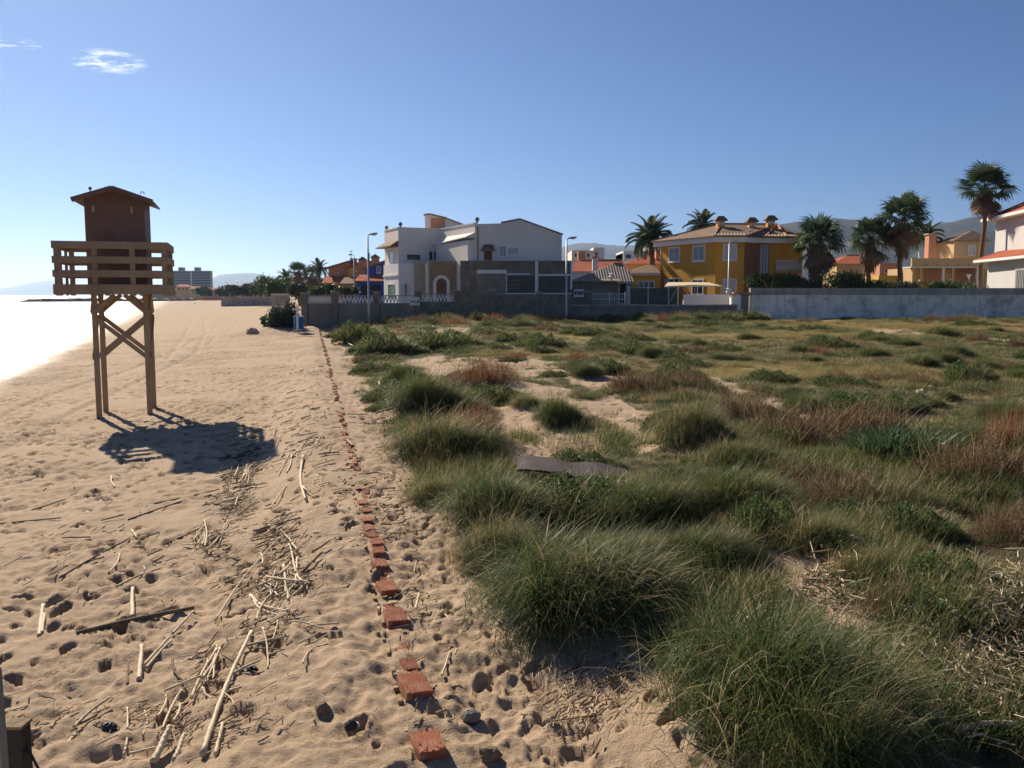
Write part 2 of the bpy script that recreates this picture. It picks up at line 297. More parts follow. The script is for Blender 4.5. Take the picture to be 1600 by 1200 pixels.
# plants that stand out in the field: base pixel x, base pixel y, width px, height px, kind, label
PL = [
 (1205,1190,430,320,'marram','huge shaggy green marram tussock closest to the viewer, bottom right'),
 (1300,1270,250,230,'marram','dark side clump of marram cut by the bottom edge of the picture'),
 (900,985,340,215,'marram','big round marram tussock overhanging bare sand in the near middle'),
 (790,905,170,120,'marram2','pale tipped marram clump on the left flank of the big round tussock'),
 (770,835,220,130,'marram','dense green marram tussock just left of the broken dark board'),
 (1020,830,230,120,'marram','green marram tussock spreading in front of the right end of the dark board'),
 (1160,815,170,105,'marram','fresh green clump right of the tussock before the dark board'),
 (665,650,120,85,'marram','blue green bushy grass clump beside the sandy path, level with the upright cane'),
 (700,725,190,95,'marram2','straggly olive grass clump leaning over the sandy path'),
 (745,705,120,75,'redherb','brown twiggy herb growing out of the straggly olive clump'),
 (870,672,92,66,'marram','lone dark tuft on the bare sand slope in mid field'),
 (755,608,120,56,'redherb','rust red dry bush on the pale sand bank'),
 (918,594,58,34,'marram','small dark tuft on the right end of the pale sand bank'),
 (1000,618,110,48,'brownherb','low maroon dry bush just right of the pale sand bank'),
 (1075,612,90,40,'brownherb','brown dry bush at the edge of the yellow meadow'),
 (1080,715,140,100,'marram2','tall olive grass clump standing right of the bare sand slope'),
 (1235,700,200,85,'brownherb','tall dark brown dry bush at the centre of the brown thicket'),
 (1340,690,170,75,'brownherb','dark maroon dry bush on the right of the brown thicket'),
 (1160,665,110,60,'brownherb','left end bush of the brown thicket'),
 (1410,742,170,85,'strap','clump of glossy strap leaves catching the light below the brown thicket'),
 (1535,770,200,105,'brownherb','big brown seed head bush at the right edge of the picture'),
 (1590,720,130,80,'redherb','reddish dry bush cut by the right edge of the picture'),
 (1270,885,130,85,'marram2','olive clump between the huge tussock and the strap leaves'),
 (1430,850,150,60,'greenherb','low bright green mat above the rusty planks'),
 (1340,800,190,80,'brownherb','thin brown stems in front of the strap leaf clump'),
 (1480,950,170,80,'greenherb','dark leafy clump left of the pale flat board'),
 (1540,1000,150,70,'brownherb','dry brown weeds just below the pale flat board'),
 (985,905,150,95,'marram','dark grass filling the gap right of the big round tussock'),
 (1110,900,180,100,'marram','low green clump behind the huge shaggy tussock, left'),
 (1200,870,150,80,'greenherb','dense green weeds behind the huge shaggy tussock, centre'),
 (690,800,110,70,'marram2','thin olive clump at the path edge left of the dense green tussock'),
 (850,800,120,42,'marram','green clump just below the dark board'),
 (940,775,130,36,'greenherb','leafy weeds under the right half of the dark board'),
 (1080,780,120,70,'marram','grass clump right of the dark board end'),
 (1400,990,150,90,'brownherb','dry brown weeds right of the huge shaggy tussock'),
 (1360,920,120,70,'marram2','yellowish clump beyond the small bare sand patch'),
 (1580,860,110,80,'brownherb','dry weeds at the right edge below the reddish bush'),
 (820,640,60,30,'marram2','thin tuft on the left lip of the bare sand slope'),
 (1150,740,120,60,'marram2','olive grass before the brown thicket, left'),
 (1260,770,150,60,'brownherb','sparse brown stems before the brown thicket'),
 (632,606,80,46,'marram','dark tuft at the start of the pale sand bank'),
 (600,560,110,36,'greenherb','low dark green mat along the sandy path'),
 (690,548,170,34,'greenherb','wide dark green mat behind the pale sand bank'),
 (560,540,80,30,'greenherb','green mat where the path nears the stone wall'),
 (800,497,140,20,'greenherb','long green mound at the foot of the stone wall'),
 (640,500,110,22,'redherb','red brown bushes at the foot of the lattice topped wall'),
 (1125,494,80,26,'brownherb','brown shrub at the foot of the low dark wall'),
 (1505,504,60,14,'brownherb','dark tuft below the whitewashed wall, right'),
 (850,548,70,24,'greenherb','dark green hump right of the mat behind the sand bank'),
 (985,530,50,18,'brownherb','small brown hump in the far meadow'),
 (1440,600,90,26,'brownherb','purple brown patch of herbs by the white rubbish in the meadow'),
 (1510,605,80,30,'greenherb','green hump right of the purple brown herbs'),
]
HUM = []
PLW = []
for (px, py, wpx, hpx, kd, lb) in PL:
    g = G(px, min(py, 1196)) if py <= 1196 else P(px, py, 1) * 0 + (lambda r_: Vector((r_[0], r_[1], 0)) * (-(CZ - 0.1) / r_[2]))(ray(px, py))
    d = math.hypot(g.x, g.y); rad = wpx / F * math.hypot(d, CZ) / 2; dp = math.atan2(CZ, d); hh = max(.3 * rad, (hpx / F * math.hypot(d, CZ) - 1.3 * rad * math.sin(dp)) / math.cos(dp))
    c = Vector((g.x, g.y, 0)) + Vector((g.x, g.y, 0)).normalized() * rad * (0.45 if py < 900 else 0.35)
    PLW.append((c, rad, hh, kd, lb)); HUM.append((c.x, c.y, rad * 1.25, min(0.32, hh * 0.3)))
def hmac(x, y):
    z = hbase(x, y)
    x, y = np.asarray(x, float), np.asarray(y, float)
    for (a, b, r, h) in HUM: z = z + h * np.exp(-((x - a) ** 2 + (y - b) ** 2) / (r * 0.72) ** 2)
    u = uu(x, y)
    z = z + sstep(1.2, 5, u) * (0.10 * fbm(x * 0.35, y * 0.35, 3, 5) + 0.05 * fbm(x * 1.1, y * 1.1, 3, 9))
    z = z + 0.13 * np.exp(-((u + 0.6) / 0.8) ** 2) * (0.6 + 0.8 * vnoise(x * 0.6, y * 0.6, 12))      # sand banked up against the wall
    z = z + 0.6 * np.exp(-(((x + 19.0) / 3.6) ** 2 + ((y - 70) / 6.0) ** 2)) * (1 - sstep(-.5, .6, u))                 # bank by the beach shower
    return z
def tracks(x, y):
    z = np.zeros_like(x)
    for pts in TRK:
        for (a, b) in zip(pts[:-1], pts[1:]):
            d = b - a; L = d.length
            t = np.clip(((x - a.x) * d.x + (y - a.y) * d.y) / L ** 2, 0, 1)
            q = np.hypot(x - a.x - t * d.x, y - a.y - t * d.y)
            z = np.minimum(z, -0.08 * np.exp(-(q / 0.17) ** 2)) + 0.03 * np.exp(-((q - 0.27) / 0.1) ** 2)
    return z
TRK = []
for line in ([(-60,690),(0,650),(100,608),(200,578),(280,545),(360,500),(425,475)], [(-60,742),(0,702),(90,655),(190,607),(290,560),(375,505),(440,476)],
             [(262,560),(285,530),(300,505),(300,494)], [(303,555),(322,520),(318,500),(330,490),(380,478)]):
    g = [G(*p) for p in line]; TRK.append([Vector((p.x, p.y)) for p in g])
def trodden(x, y): return sstep(-0.28, 0.02, fbm(x * 0.4, y * 0.4, 4, 44)) * (1 - .8 * np.exp(-((uu(x, y) + .8) / .75) ** 2)) + .5 * (uu(x, y) > .3)
def footprints(x, y, s, seed, L, W, dep, prob):
    z = np.zeros_like(x); ix, iy = np.floor(x / s), np.floor(y / s)
    for i in (-1, 0, 1):
        for j in (-1, 0, 1):
            cx, cy = ix + i, iy + j
            px, py = (cx + 0.15 + 0.7 * _h(cx, cy, seed)) * s, (cy + 0.15 + 0.7 * _h(cx, cy, seed + 1)) * s
            th = 1.75 + (_h(cx, cy, seed + 2) - 0.5) * 2.4; k = 0.65 + 0.7 * _h(cx, cy, seed + 3)
            dx, dy = x - px, y - py; a = (dx * np.cos(th) + dy * np.sin(th)) / (L * k); b = (-dx * np.sin(th) + dy * np.cos(th)) / (W * k * (1 + 0.25 * a))
            q = np.sqrt(a * a + b * b)
            on = _h(cx, cy, seed + 4) < prob * trodden(px, py) + .05
            z += np.where(on, k * dep * (-(1 - sstep(0.72, 1.06, q)) + 0.18 * np.exp(-((q - 1.25) / 0.2) ** 2)), 0)
    return z
# bare sand in the field (ellipses by the pixel they show at): 1 = bare
SANDP = [(850,1090,330,170),(760,1010,120,70),(850,1180,200,80),(715,568,110,15),(810,573,80,15),(845,640,75,45),(890,695,75,28),(960,640,50,28),(1000,670,60,30),(860,715,80,22),(1290,935,75,55),(1230,640,70,14),
         (700,520,60,10),(1200,497,80,8),(1570,532,40,7),(1400,520,60,6),(1120,600,40,12),(1090,760,60,22),(1560,960,70,22),(950,600,60,14),(760,690,60,30), (1180,905,60,25)]
SP = []
for (a, b, c, d) in SANDP:
    g = G(a, min(b, 1190)); g1 = G(a + c, min(b, 1190)); g2 = G(a, max(b - d, 470)); SP.append((g.x, g.y, abs(g1.x - g.x), abs(g2.y - g.y)))
def bare(x, y):
    u = uu(x, y); n = fbm(x * 0.9, y * 0.9, 4, 31)
    m = 1 - sstep(0.75, 1.35, u + 0.45 * n - 0.012 * np.minimum(y, 60))
    for (a, b, rx, ry) in SP:
        q = np.hypot((x - a) / rx, (y - b) / ry) + 0.55 * n
        m = np.maximum(m, 1 - sstep(0.75, 1.1, q))
    return np.where(u < 0.1, 1.0, m)
def field_kind(x, y):                                      # 0 green .. 1 yellow, in broad patches
    return (1 - .7 * sstep(56, 68, y) * (1 - sstep(18, 24, x))) * sstep(6, 15, uu(x, y) + 3 * fbm(x * .2, y * .2, 2, 79)) * sstep(-0.1, 0.32, fbm(x * 0.05 + 3.3, y * 0.13, 3, 77) + 0.22 * sstep(25, 45, y) - 0.2 + 0.2 * sstep(2, 14, x - 2 - 0.1 * y))
def build_ground():
    ang = np.concatenate([np.arange(-180, -46, 4.0), np.linspace(-46, 46, 760), np.arange(50, 180, 4.0)]) * math.pi / 180
    r = np.concatenate([np.geomspace(1.2, 4.2, 14)[:-1], np.geomspace(4.2, 95, 600), np.geomspace(95, 26000, 70)[1:]])
    A, Rr = np.meshgrid(ang, r); x, y = Rr * np.sin(A), Rr * np.cos(A)
    z = hmac(x, y); u = uu(x, y); b = bare(x, y)
    near = 1 - sstep(60, 95, Rr)
    beach = (u < 1.5) * 1.0
    tower = np.hypot(x + 8.5, y - 21)
    fp = footprints(x + .03 * fbm(x * 6, y * 6, 2, 401), y + .03 * fbm(x * 6, y * 6, 2, 402), 0.42, 101, 0.15, 0.06, 0.08, 0.85) + footprints(x + .02 * fbm(x * 9, y * 9, 2, 403), y, 0.33, 151, 0.10, 0.045, 0.06, 0.6) + footprints(x, y, 0.25, 191, 0.05, 0.028, 0.03, 0.4) * (fbm(x * .5, y * .5, 2, 405) > 0)
    churn = sstep(-0.25, 0.25, fbm(x * 0.33, y * 0.33, 3, 61)) * (u < 1.0)
    dense = 1.1 * sstep(-0.2, 0.06, fbm(x * 0.4, y * 0.4, 4, 44))
    z = z + near * fp * np.where(u < 0, 1.0, 0.6) * b
    z = z + near * churn * (0.05 * fbm(x * 7, y * 7, 3, 71) + 0.05 * np.minimum(0, fbm(x * 3.5, y * 3.5, 2, 72)))
    path = np.exp(-((u - 0.75) / 0.45) ** 2)
    z = z + near * path * 0.05 * fbm(x * 9, y * 9, 3, 81)
    z = z + near * b * 0.016 * fbm(x * 3.3 + y * 0.5, y * 1.0 - x * 0.1, 3, 91) * np.exp(-((u + 1.2) / 2.0) ** 2) * 2.0      # wind drifts off the wall
    z = z + near * 0.025 * fbm(x * .7, y * .7, 2, 95) + near * 0.006 * fbm(x * 14, y * 14, 2, 96)
    m = (Rr < 230) & (u < 0)
    zt = np.zeros_like(z); zt[m] = tracks(x[m], y[m]); z = z + zt
    Nr, Na = x.shape
    V = np.stack([x, y, z], -1).reshape(-1, 3)
    i = np.arange(Nr - 1)[:, None] * Na; j = np.arange(Na)[None, :]; j2 = (j + 1) % Na
    Q = np.stack([i + j, i + j2, i + Na + j2, i + Na + j], -1).reshape(-1, 4)[:, ::-1]
    me = mesh_np('beach_ground', V, Q, None, True)
    fk = field_kind(x, y)
    wet = sstep(0.8, 0.96, u / ushore(y) + 0.03 * fbm(x * 0.2, y * 0.2, 3, 7)) * (u < 0)
    for nm, val in (('bare', b), ('yellow', fk), ('wet', wet), ('churn', churn * near * sstep(0, 1, dense))):
        at = me.attributes.new(nm, 'FLOAT', 'POINT'); at.data.foreach_set('value', val.astype(np.float32).ravel())
    t = NT('sand_and_turf'); v = t.coord()
    def attr(n): return t.n('ShaderNodeAttribute', attribute_name=n).outputs['Fac']
    sand = t.mix(t.ramp(t.noise(0.8, 8, v, 0.6), 0.35, 0.65), (0.39, 0.285, 0.185, 1), (0.46, 0.342, 0.23, 1))
    sand = t.mix(t.math('MULTIPLY', t.ramp(t.noise(160, 3, v), 0.5, 0.75), 0.4), sand, (0.22, 0.15, 0.1, 1))
    sand = t.mix(t.math('MULTIPLY', attr('churn'), t.math('MULTIPLY', t.ramp(t.noise(14, 7, v, 0.75), 0.5, 0.58), 0.75)), sand, (0.13, 0.085, 0.05, 1))  # dark debris, with the shadow of the prints painted into the same colour
    sand = t.mix(t.ramp(t.noise(210, 1, v), 0.77, 0.8), sand, (0.72, 0.66, 0.56, 1))
    sand = t.mix(t.math('MULTIPLY', attr('wet'), 0.6), sand, (0.16, 0.12, 0.08, 1))
    turf = t.mix(t.ramp(t.noise(3.0, 8, v, 0.65), 0.4, 0.6), (0.07, 0.06, 0.03, 1), (0.19, 0.145, 0.085, 1))
    yel = t.mix(t.ramp(t.noise(3.0, 8, v, 0.65), 0.4, 0.6), (0.2, 0.15, 0.055, 1), (0.3, 0.23, 0.09, 1))
    turf = t.mix(attr('yellow'), turf, yel)
    k = t.ramp(t.math('ADD', attr('bare'), t.math('MULTIPLY', t.math('SUBTRACT', t.noise(5, 7, v, 0.7), 0.5), 1.4)), 0.4, 0.6)
    col = t.mix(k, turf, sand)
    bp = t.math('ADD', t.math('MULTIPLY', t.noise(55, 6, v, 0.7), 0.6), t.math('MULTIPLY', t.noise(9, 6, v, 0.6), 1.0))
    t.finish(col, 0.95, 0.2, bp, 0.7, 0.04); mr = t.n('ShaderNodeMapRange', {'Value': attr('wet'), 'To Min': .95, 'To Max': .5}); t.t.links.new(mr.outputs[0], t.bsdf.inputs['Roughness'])
    me.materials.append(t.m)
    return tag(mobj('beach_ground', me), kind='structure')
build_ground()

def build_sea():
    ang = np.linspace(-100, -4, 420) * math.pi / 180; r = np.geomspace(14, 42000, 420)
    A, Rr = np.meshgrid(ang, r); x, y = Rr * np.sin(A), Rr * np.cos(A)
    s = uu(x, y) - ushore(y)                               # distance to the water's edge, negative out at sea
    near = 1 - sstep(200, 700, Rr)
    wv = 0.16 * np.sin(s * 0.75 + 2.2 * fbm(x * 0.03, y * 0.03, 3, 3)) * sstep(2, 14, -s) + 0.07 * fbm(x * 0.35, y * 0.35, 4, 6)
    z = SEA + near * wv
    Nr, Na = x.shape; i = np.arange(Nr - 1)[:, None] * Na; j = np.arange(Na - 1)[None, :]
    Q = np.stack([i + j, i + j + 1, i + Na + j + 1, i + Na + j], -1).reshape(-1, 4)[:, ::-1]
    me = mesh_np('sea', np.stack([x, y, z], -1), Q, None, True)
    n = fbm(x * 0.06, y * 0.06, 4, 21)
    foam = sstep(-5.5, -1, s + 3 * n) + sstep(0.2, 0.75, np.sin(s * 0.21 + 2.5 * n)) * sstep(-70, -12, s) * sstep(-0.25, 0.3, fbm(x * 0.12, y * 0.05, 3, 23)) * 0.9
    foam = foam * (1 - sstep(900, 1500, Rr))
    at = me.attributes.new('foam', 'FLOAT', 'POINT'); at.data.foreach_set('value', np.clip(foam, 0, 1).astype(np.float32).ravel())
    t = NT('sea_water'); v = t.coord()
    fo = t.math('MULTIPLY', t.n('ShaderNodeAttribute', attribute_name='foam').outputs['Fac'], t.ramp(t.noise(0.9, 7, v, 0.7), 0.35, 0.55))
    t.finish(t.mix(fo, (0.06, 0.1, 0.12, 1), (0.8, 0.8, 0.8, 1)), 0.33, 0.6, t.noise(0.9, 8, v, 0.65), 0.9, 0.6)
    me.materials.append(t.m); tag(mobj('sea', me), kind='structure')
build_sea()

def hills(name, pts, D, depth, seed, mat):
    """a rough ridge whose skyline passes the given (pixel, pixel) points at distance D"""
    pts = sorted(pts); az = np.array([math.atan2(p[0] - 800, F) for p in pts]); hz = np.array([(461 - p[1]) / F * D for p in pts])
    a = np.linspace(az[0], az[-1], 260); b = np.linspace(-1, 1, 46)
    A, B = np.meshgrid(a, b)
    H = np.interp(A, az, hz); d = D + B * depth
    prof = np.where(B < 0, sstep(-1, 0, B), 1 - sstep(0, 1, B))
    sp = depth * 0.35
    nx, ny = A * D / sp, d / sp
    z = H * (prof + (0.25 * prof * (1 - prof) * 4) * fbm(nx, ny, 5, seed)) + H * 0.05 * fbm(nx * 3, ny * 3, 4, seed + 5) * prof - 25 * (1 - prof)
    d = d / np.cos(A) * 1.0
    x, y = d * np.sin(A), d * np.cos(A)
    Nr, Na = x.shape; i = np.arange(Nr - 1)[:, None] * Na; j = np.arange(Na - 1)[None, :]
    Q = np.stack([i + j, i + j + 1, i + Na + j + 1, i + Na + j], -1).reshape(-1, 4)[:, ::-1]
    tag(mobj(name, mesh_np(name, np.stack([x, y, z], -1), Q[:, ::-1], mat, True)), kind='structure')
HM = pm('pine_hillside', (0.016, 0.024, 0.017), (0.045, 0.047, 0.036), 0.95, 0.004, 0.6, 0.02, bd=20)
hills('hills', [(1020,462),(1090,420),(1150,372),(1200,352),(1240,347),(1300,344),(1345,347),(1380,356),(1420,366),(1455,354),(1500,341),(1530,338),(1600,330),(1700,322),(1850,340),(2050,380),(2300,440)], 4200, 1700, 3, HM)
hills('distant_hills', [(760,461),(820,425),(860,398),(882,385),(905,381),(925,381),(950,384),(985,386),(1010,384),(1040,379),(1080,384),(1130,400),(1200,430),(1260,461)], 7000, 2200, 13, HM)
hills('distant_hills', [(300,461),(330,437),(345,430),(375,427),(400,427),(420,431),(460,434),(520,432),(580,430),(640,436),(720,448),(780,461)], 11000, 2500, 23, HM)
hills('distant_hills', [(-500,461),(-350,440),(-200,446),(-60,450),(0,452),(30,447),(60,441),(85,438),(110,442),(150,450),(200,455),(250,459),(290,461)], 15000, 3000, 33, HM)

# ------------------------------------------------------------------ lifeguard tower on the beach
def lifeguard_tower():
    gx, gy = -11.0, 24.6; gz = float(hmac(gx, gy)) - 0.02
    t = thing('lifeguard_tower', 'wooden lifeguard tower on four tall legs with a railed deck and brown cabin', 'lifeguard tower', (gx, gy, gz), world=False)
    t.rotation_euler.z = R(17)
    W = MT['tower']
    for (x, y) in ((-0.42, -0.62), (0.86, -0.62), (-0.42, 0.62), (0.86, 0.62)):
        MB().box(x - 0.065, x + 0.065, y - 0.065, y + 0.065, -0.5, 3.36).build('leg', W, t)
    for y in (-0.70, 0.70):                               # crossed braces and knee braces, front and back frame
        s = 0.03 if y < 0 else -0.03
        MB().bar((-0.42, y, 1.62), (0.86, y, 2.72), 0.05, 0.115).build('cross_brace', W, t)
        MB().bar((-0.42, y + s * 2, 2.72), (0.86, y + s * 2, 1.62), 0.05, 0.115).build('cross_brace', W, t)
        MB().bar((-0.42, y, 2.86), (0.10, y, 3.33), 0.05, 0.11).build('knee_brace', W, t)
        MB().bar((0.86, y, 2.86), (0.34, y, 3.33), 0.05, 0.11).build('knee_brace', W, t)
    for x in (-0.5, 0.94):
        MB().bar((x, -0.62, 1.62), (x, 0.62, 2.72), 0.05, 0.115, (0, 0, 1)).build('cross_brace', W, t)
        MB().bar((x, -0.62, 2.86), (x, -0.1, 3.33), 0.05, 0.11, (0, 0, 1)).build('knee_brace', W, t)
        MB().bar((x, 0.62, 2.86), (x, 0.1, 3.33), 0.05, 0.11, (0, 0, 1)).build('knee_brace', W, t)
    for y in (-0.95, -0.62, 0.0, 0.62, 0.95): MB().box(-1.2, 1.4, y - 0.05, y + 0.05, 3.36, 3.48).build('joist', W, t)
    for k in range(15):
        x = -1.26 + k * 0.1865; MB().box(x, x + 0.176, -1.13, 1.13, 3.482, 3.52).build('deck_board', W, t)
    X0, X1, Y0, Y1 = -1.30, 1.52, -1.17, 1.17
    rails = ((3.34, 3.60, 0.036), (3.79, 3.97, 0.03), (4.15, 4.33, 0.03), (4.53, 4.72, 0.034))
    for (z0, z1, th) in rails:
        for y, s in ((Y0, 1), (Y1, -1)): MB().box(X0, X1, min(y, y + s * th), max(y, y + s * th), z0, z1).build('rail', W, t)
        MB().box(X1 - th, X1, Y0 + 0.04, Y1 - 0.04, z0, z1).build('rail', W, t)
        MB().box(X0, X0 + th, Y0 + 0.04, Y1 - 0.04, z0, z1).build('rail', W, t)
    for y in (Y0 + 0.04, Y1 - 0.04 - 0.06):
        for x in (X0 + 0.04, -0.36, 0.56, X1 - 0.13 - 0.04): MB().box(x, x + 0.13, y, y + 0.06, 3.30, 4.70).build('rail_post', W, t)
    for x in (X0 + 0.036, X1 - 0.096):
        for y in (-0.45, 0.4): MB().box(x, x + 0.06, y, y + 0.12, 3.30, 4.70).build('rail_post', W, t)
    cx = 0.2; C = MT['cabin']; c0, c1 = cx - 0.74, cx + 0.74
    MB().box(c0, c1, -0.72, -0.68, 3.52, 5.86).build('cabin_wall', C, t); MB().box(c0, c1, 0.78, 0.82, 3.52, 5.86).build('cabin_wall', C, t)
    MB().box(c0, c0 + 0.04, -0.678, 0.778, 3.52, 5.86).build('cabin_wall', C, t); MB().box(c1 - 0.04, c1, -0.678, 0.778, 3.52, 5.86).build('cabin_wall', C, t)
    for y in (-0.72, 0.78): MB().xprism([(c0, 5.86), (c1, 5.86), (cx, 6.1)], y, y + 0.04).build('gable_panel', C, t)
    e = 0.98
    for s in (-1, 1):
        r = MB(); p = [(cx, 6.16), (cx + s * e, 5.83), (cx + s * e, 5.78), (cx, 6.11)]
        r.xprism(p if s < 0 else p[::-1], -1.12, 1.2).build('roof_slope', C, t)
    MB().bar((cx - e, -1.14, 5.78), (cx, -1.14, 6.11), 0.03, 0.13, (0, 0, 1)).build('barge_board', C, t)
    MB().bar((cx + e, -1.14, 5.78), (cx, -1.14, 6.11), 0.03, 0.13, (0, 0, 1)).build('barge_board', C, t)
    for x in (cx - 0.52, cx + 0.42): MB().box(x - 0.025, x + 0.025, -0.735, -0.722, 5.5, 5.68).build('vent_slot', MT['rawwood'], t)
    MB().lathe((cx - 0.55, -0.9, 5.98), [(0.015, 0), (0.015, 0.09), (0.04, 0.1), (0.04, 0.15), (0.012, 0.17)], 8).build('roof_light', MT['darkmetal'], t)
    k = MB(); k.tube([(cx + 0.72 + 0.05 * math.cos(a), -0.9, 6.0 + 0.06 * math.sin(a)) for a in np.linspace(0, math.pi, 9)], 0.012, 6).build('lifting_eye', MT['darkmetal'], t)
lifeguard_tower()
# foot of the stair rail next to the viewer
a = P(27, 1134, 1.9)
t = thing('handrail_post', 'dark square metal post with a wire, cut by the bottom left corner', 'post', (a.x, a.y, 0))
MB().box(a.x - 0.019, a.x + 0.019, a.y - 0.019, a.y + 0.019, -0.2, a.z).build('post', MT['darkmetal'], t)
MB().box(a.x - 0.022, a.x + 0.022, a.y - 0.022, a.y + 0.022, a.z + 0.001, a.z + 0.008).build('cap', MT['darkwood'], t)
MB().tube([(a.x + 0.02, a.y, a.z - 0.05), (a.x + 0.05, a.y, a.z - 0.12), (a.x + 0.085, a.y, a.z - 0.2), (a.x + 0.1, a.y, a.z - 0.35), (a.x + 0.02, a.y, a.z - 0.6)], 0.003, 5).build('wire', MT['darkmetal'], t)
b = P(4, 1100, 1.7)
t = thing('panel_edge', 'pale grey tapering panel edge at the far left bottom edge of the picture', 'panel', (b.x, b.y, 0))
MB().xprism([(b.x - 0.35, -0.2), (b.x + 0.018, -0.2), (b.x - 0.012, b.z + 0.06), (b.x - 0.35, b.z + 0.9)], b.y, b.y + 0.025).build('panel', MT['metal'], t)

# ------------------------------------------------------------------ facade helpers
def facade(p0, p1):
    p0, p1 = Vector((p0[0], p0[1])), Vector((p1[0], p1[1])); r = (p1 - p0).normalized(); return p0, r, Vector((r.y, -r.x))
def window(root, fac, a0, a1, z0, z1, frame='trim', pane='glass', bars=1, name='window', sill=True, fw=0.09, shutters=False):
    o, r, n = fac; f = MB(); M = MT[frame]
    f.obox(o, r, n, a0 - fw, a1 + fw, 0.003, 0.07, z1, z1 + fw); f.obox(o, r, n, a0 - fw, a1 + fw, 0.003, 0.07, z0 - fw, z0)
    f.obox(o, r, n, a0 - fw, a0, 0.003, 0.07, z0, z1); f.obox(o, r, n, a1, a1 + fw, 0.003, 0.07, z0, z1)
    wd = f.build(name, M, root)
    n_ = bars + 1; step = (a1 - a0) / n_
    for k in range(n_):
        MB().obox(o, r, n, a0 + k * step + (0.05 if k else 0), a0 + (k + 1) * step, 0.004, 0.03, z0, z1).build('pane', MT[pane], wd)
        if k: MB().obox(o, r, n, a0 + k * step - 0.03, a0 + k * step + 0.05, 0.004, 0.055, z0, z1).build('mullion', M, wd)
    if sill: MB().obox(o, r, n, a0 - fw - 0.05, a1 + fw + 0.05, 0.003, 0.16, z0 - fw - 0.07, z0 - fw - 0.002).build('sill', M, wd)
    return wd
def winpx(root, fac, D, x0, x1, y0, y1, **k):
    o, r, n = fac
    def along(px):                                        # where the sight line of a pixel column meets the facade
        s = (px - 800) / F * math.cos(TH); return (s * o.y - o.x) / (r.x - s * r.y)
    a0, a1 = along(x0), along(x1); Dm = (o + r * (a0 + a1) / 2).y
    return window(root, fac, a0, a1, Z(y1, Dm), Z(y0, Dm), **k)
def boxpx(x0, x1, y0, y1, D, depth, mb=None):
    return (mb or MB()).box(X(x0, D), X(x1, D), D, D + depth, Z(y1, D), Z(y0, D))
def lamp(px, ytop, D, label, arm=1, zb=0.4):
    x = X(px, D); zt = Z(ytop, D)
    t = thing('street_lamp', label, 'street lamp', (x, D, zb), 'street lamps along the seafront')
    MB().tube([(x, D, zb - 0.3), (x, D, zb + 1.2), (x, D, zt - 0.15)], [0.11, 0.1, 0.065], 10).build('pole', MT['lamp'], t, True)
    MB().tube([(x, D, zt - 0.18), (x + 0.08 * arm, D - 0.02, zt - 0.05), (x + 0.3 * arm, D - 0.05, zt)], 0.045, 8).build('arm', MT['lamp'], t, True)
    h = MB(); hx = x + 0.48 * arm
    prof = [(-0.36, 0.05), (-0.2, 0.12), (0.05, 0.15), (0.28, 0.1), (0.38, 0.03)]
    vs = []; n = 10
    for (q, rr) in prof: vs += [(hx + q * arm, D - 0.05 + rr * math.cos(2*math.pi*k/n), zt + 0.03 + 0.1*q + rr * 0.7 * math.sin(2*math.pi*k/n)) for k in range(n)]
    h.add(vs, [(i*n+k, i*n+(k+1)%n, (i+1)*n+(k+1)%n, (i+1)*n+k) for i in range(4) for k in range(n)] + [tuple(range(n)), tuple(range(40, 50))])
    hd = h.build('lamp_head', MT['lamp'], t, True)
    MB().box(min(hx - 0.15*arm, hx + 0.25*arm), max(hx - 0.15*arm, hx + 0.25*arm), D - 0.13, D + 0.03, zt - 0.1, zt - 0.06).build('lens', MT['shutter'], hd)
    MB().lathe((x, D, zb - 0.1), [(0.17, 0), (0.17, 0.08), (0.12, 0.12)], 8).build('base_plate', MT['lamp'], t)
lamp(576, 366, 74, 'tall street lamp standing before the lattice topped wall', 1, 0.45)
lamp(885, 372, 76, 'tall street lamp at the right corner of the white house', 1, 0.5)
lamp(1138, 378, 87, 'street lamp in front of the ochre house', 1, 1.0)
lamp(1353, 377, 105, 'street lamp among the fan palms behind the whitewashed wall', 1, 1.5)
lamp(554, 398, 128, 'distant street lamp before the coloured terrace houses', -1, 1.0)

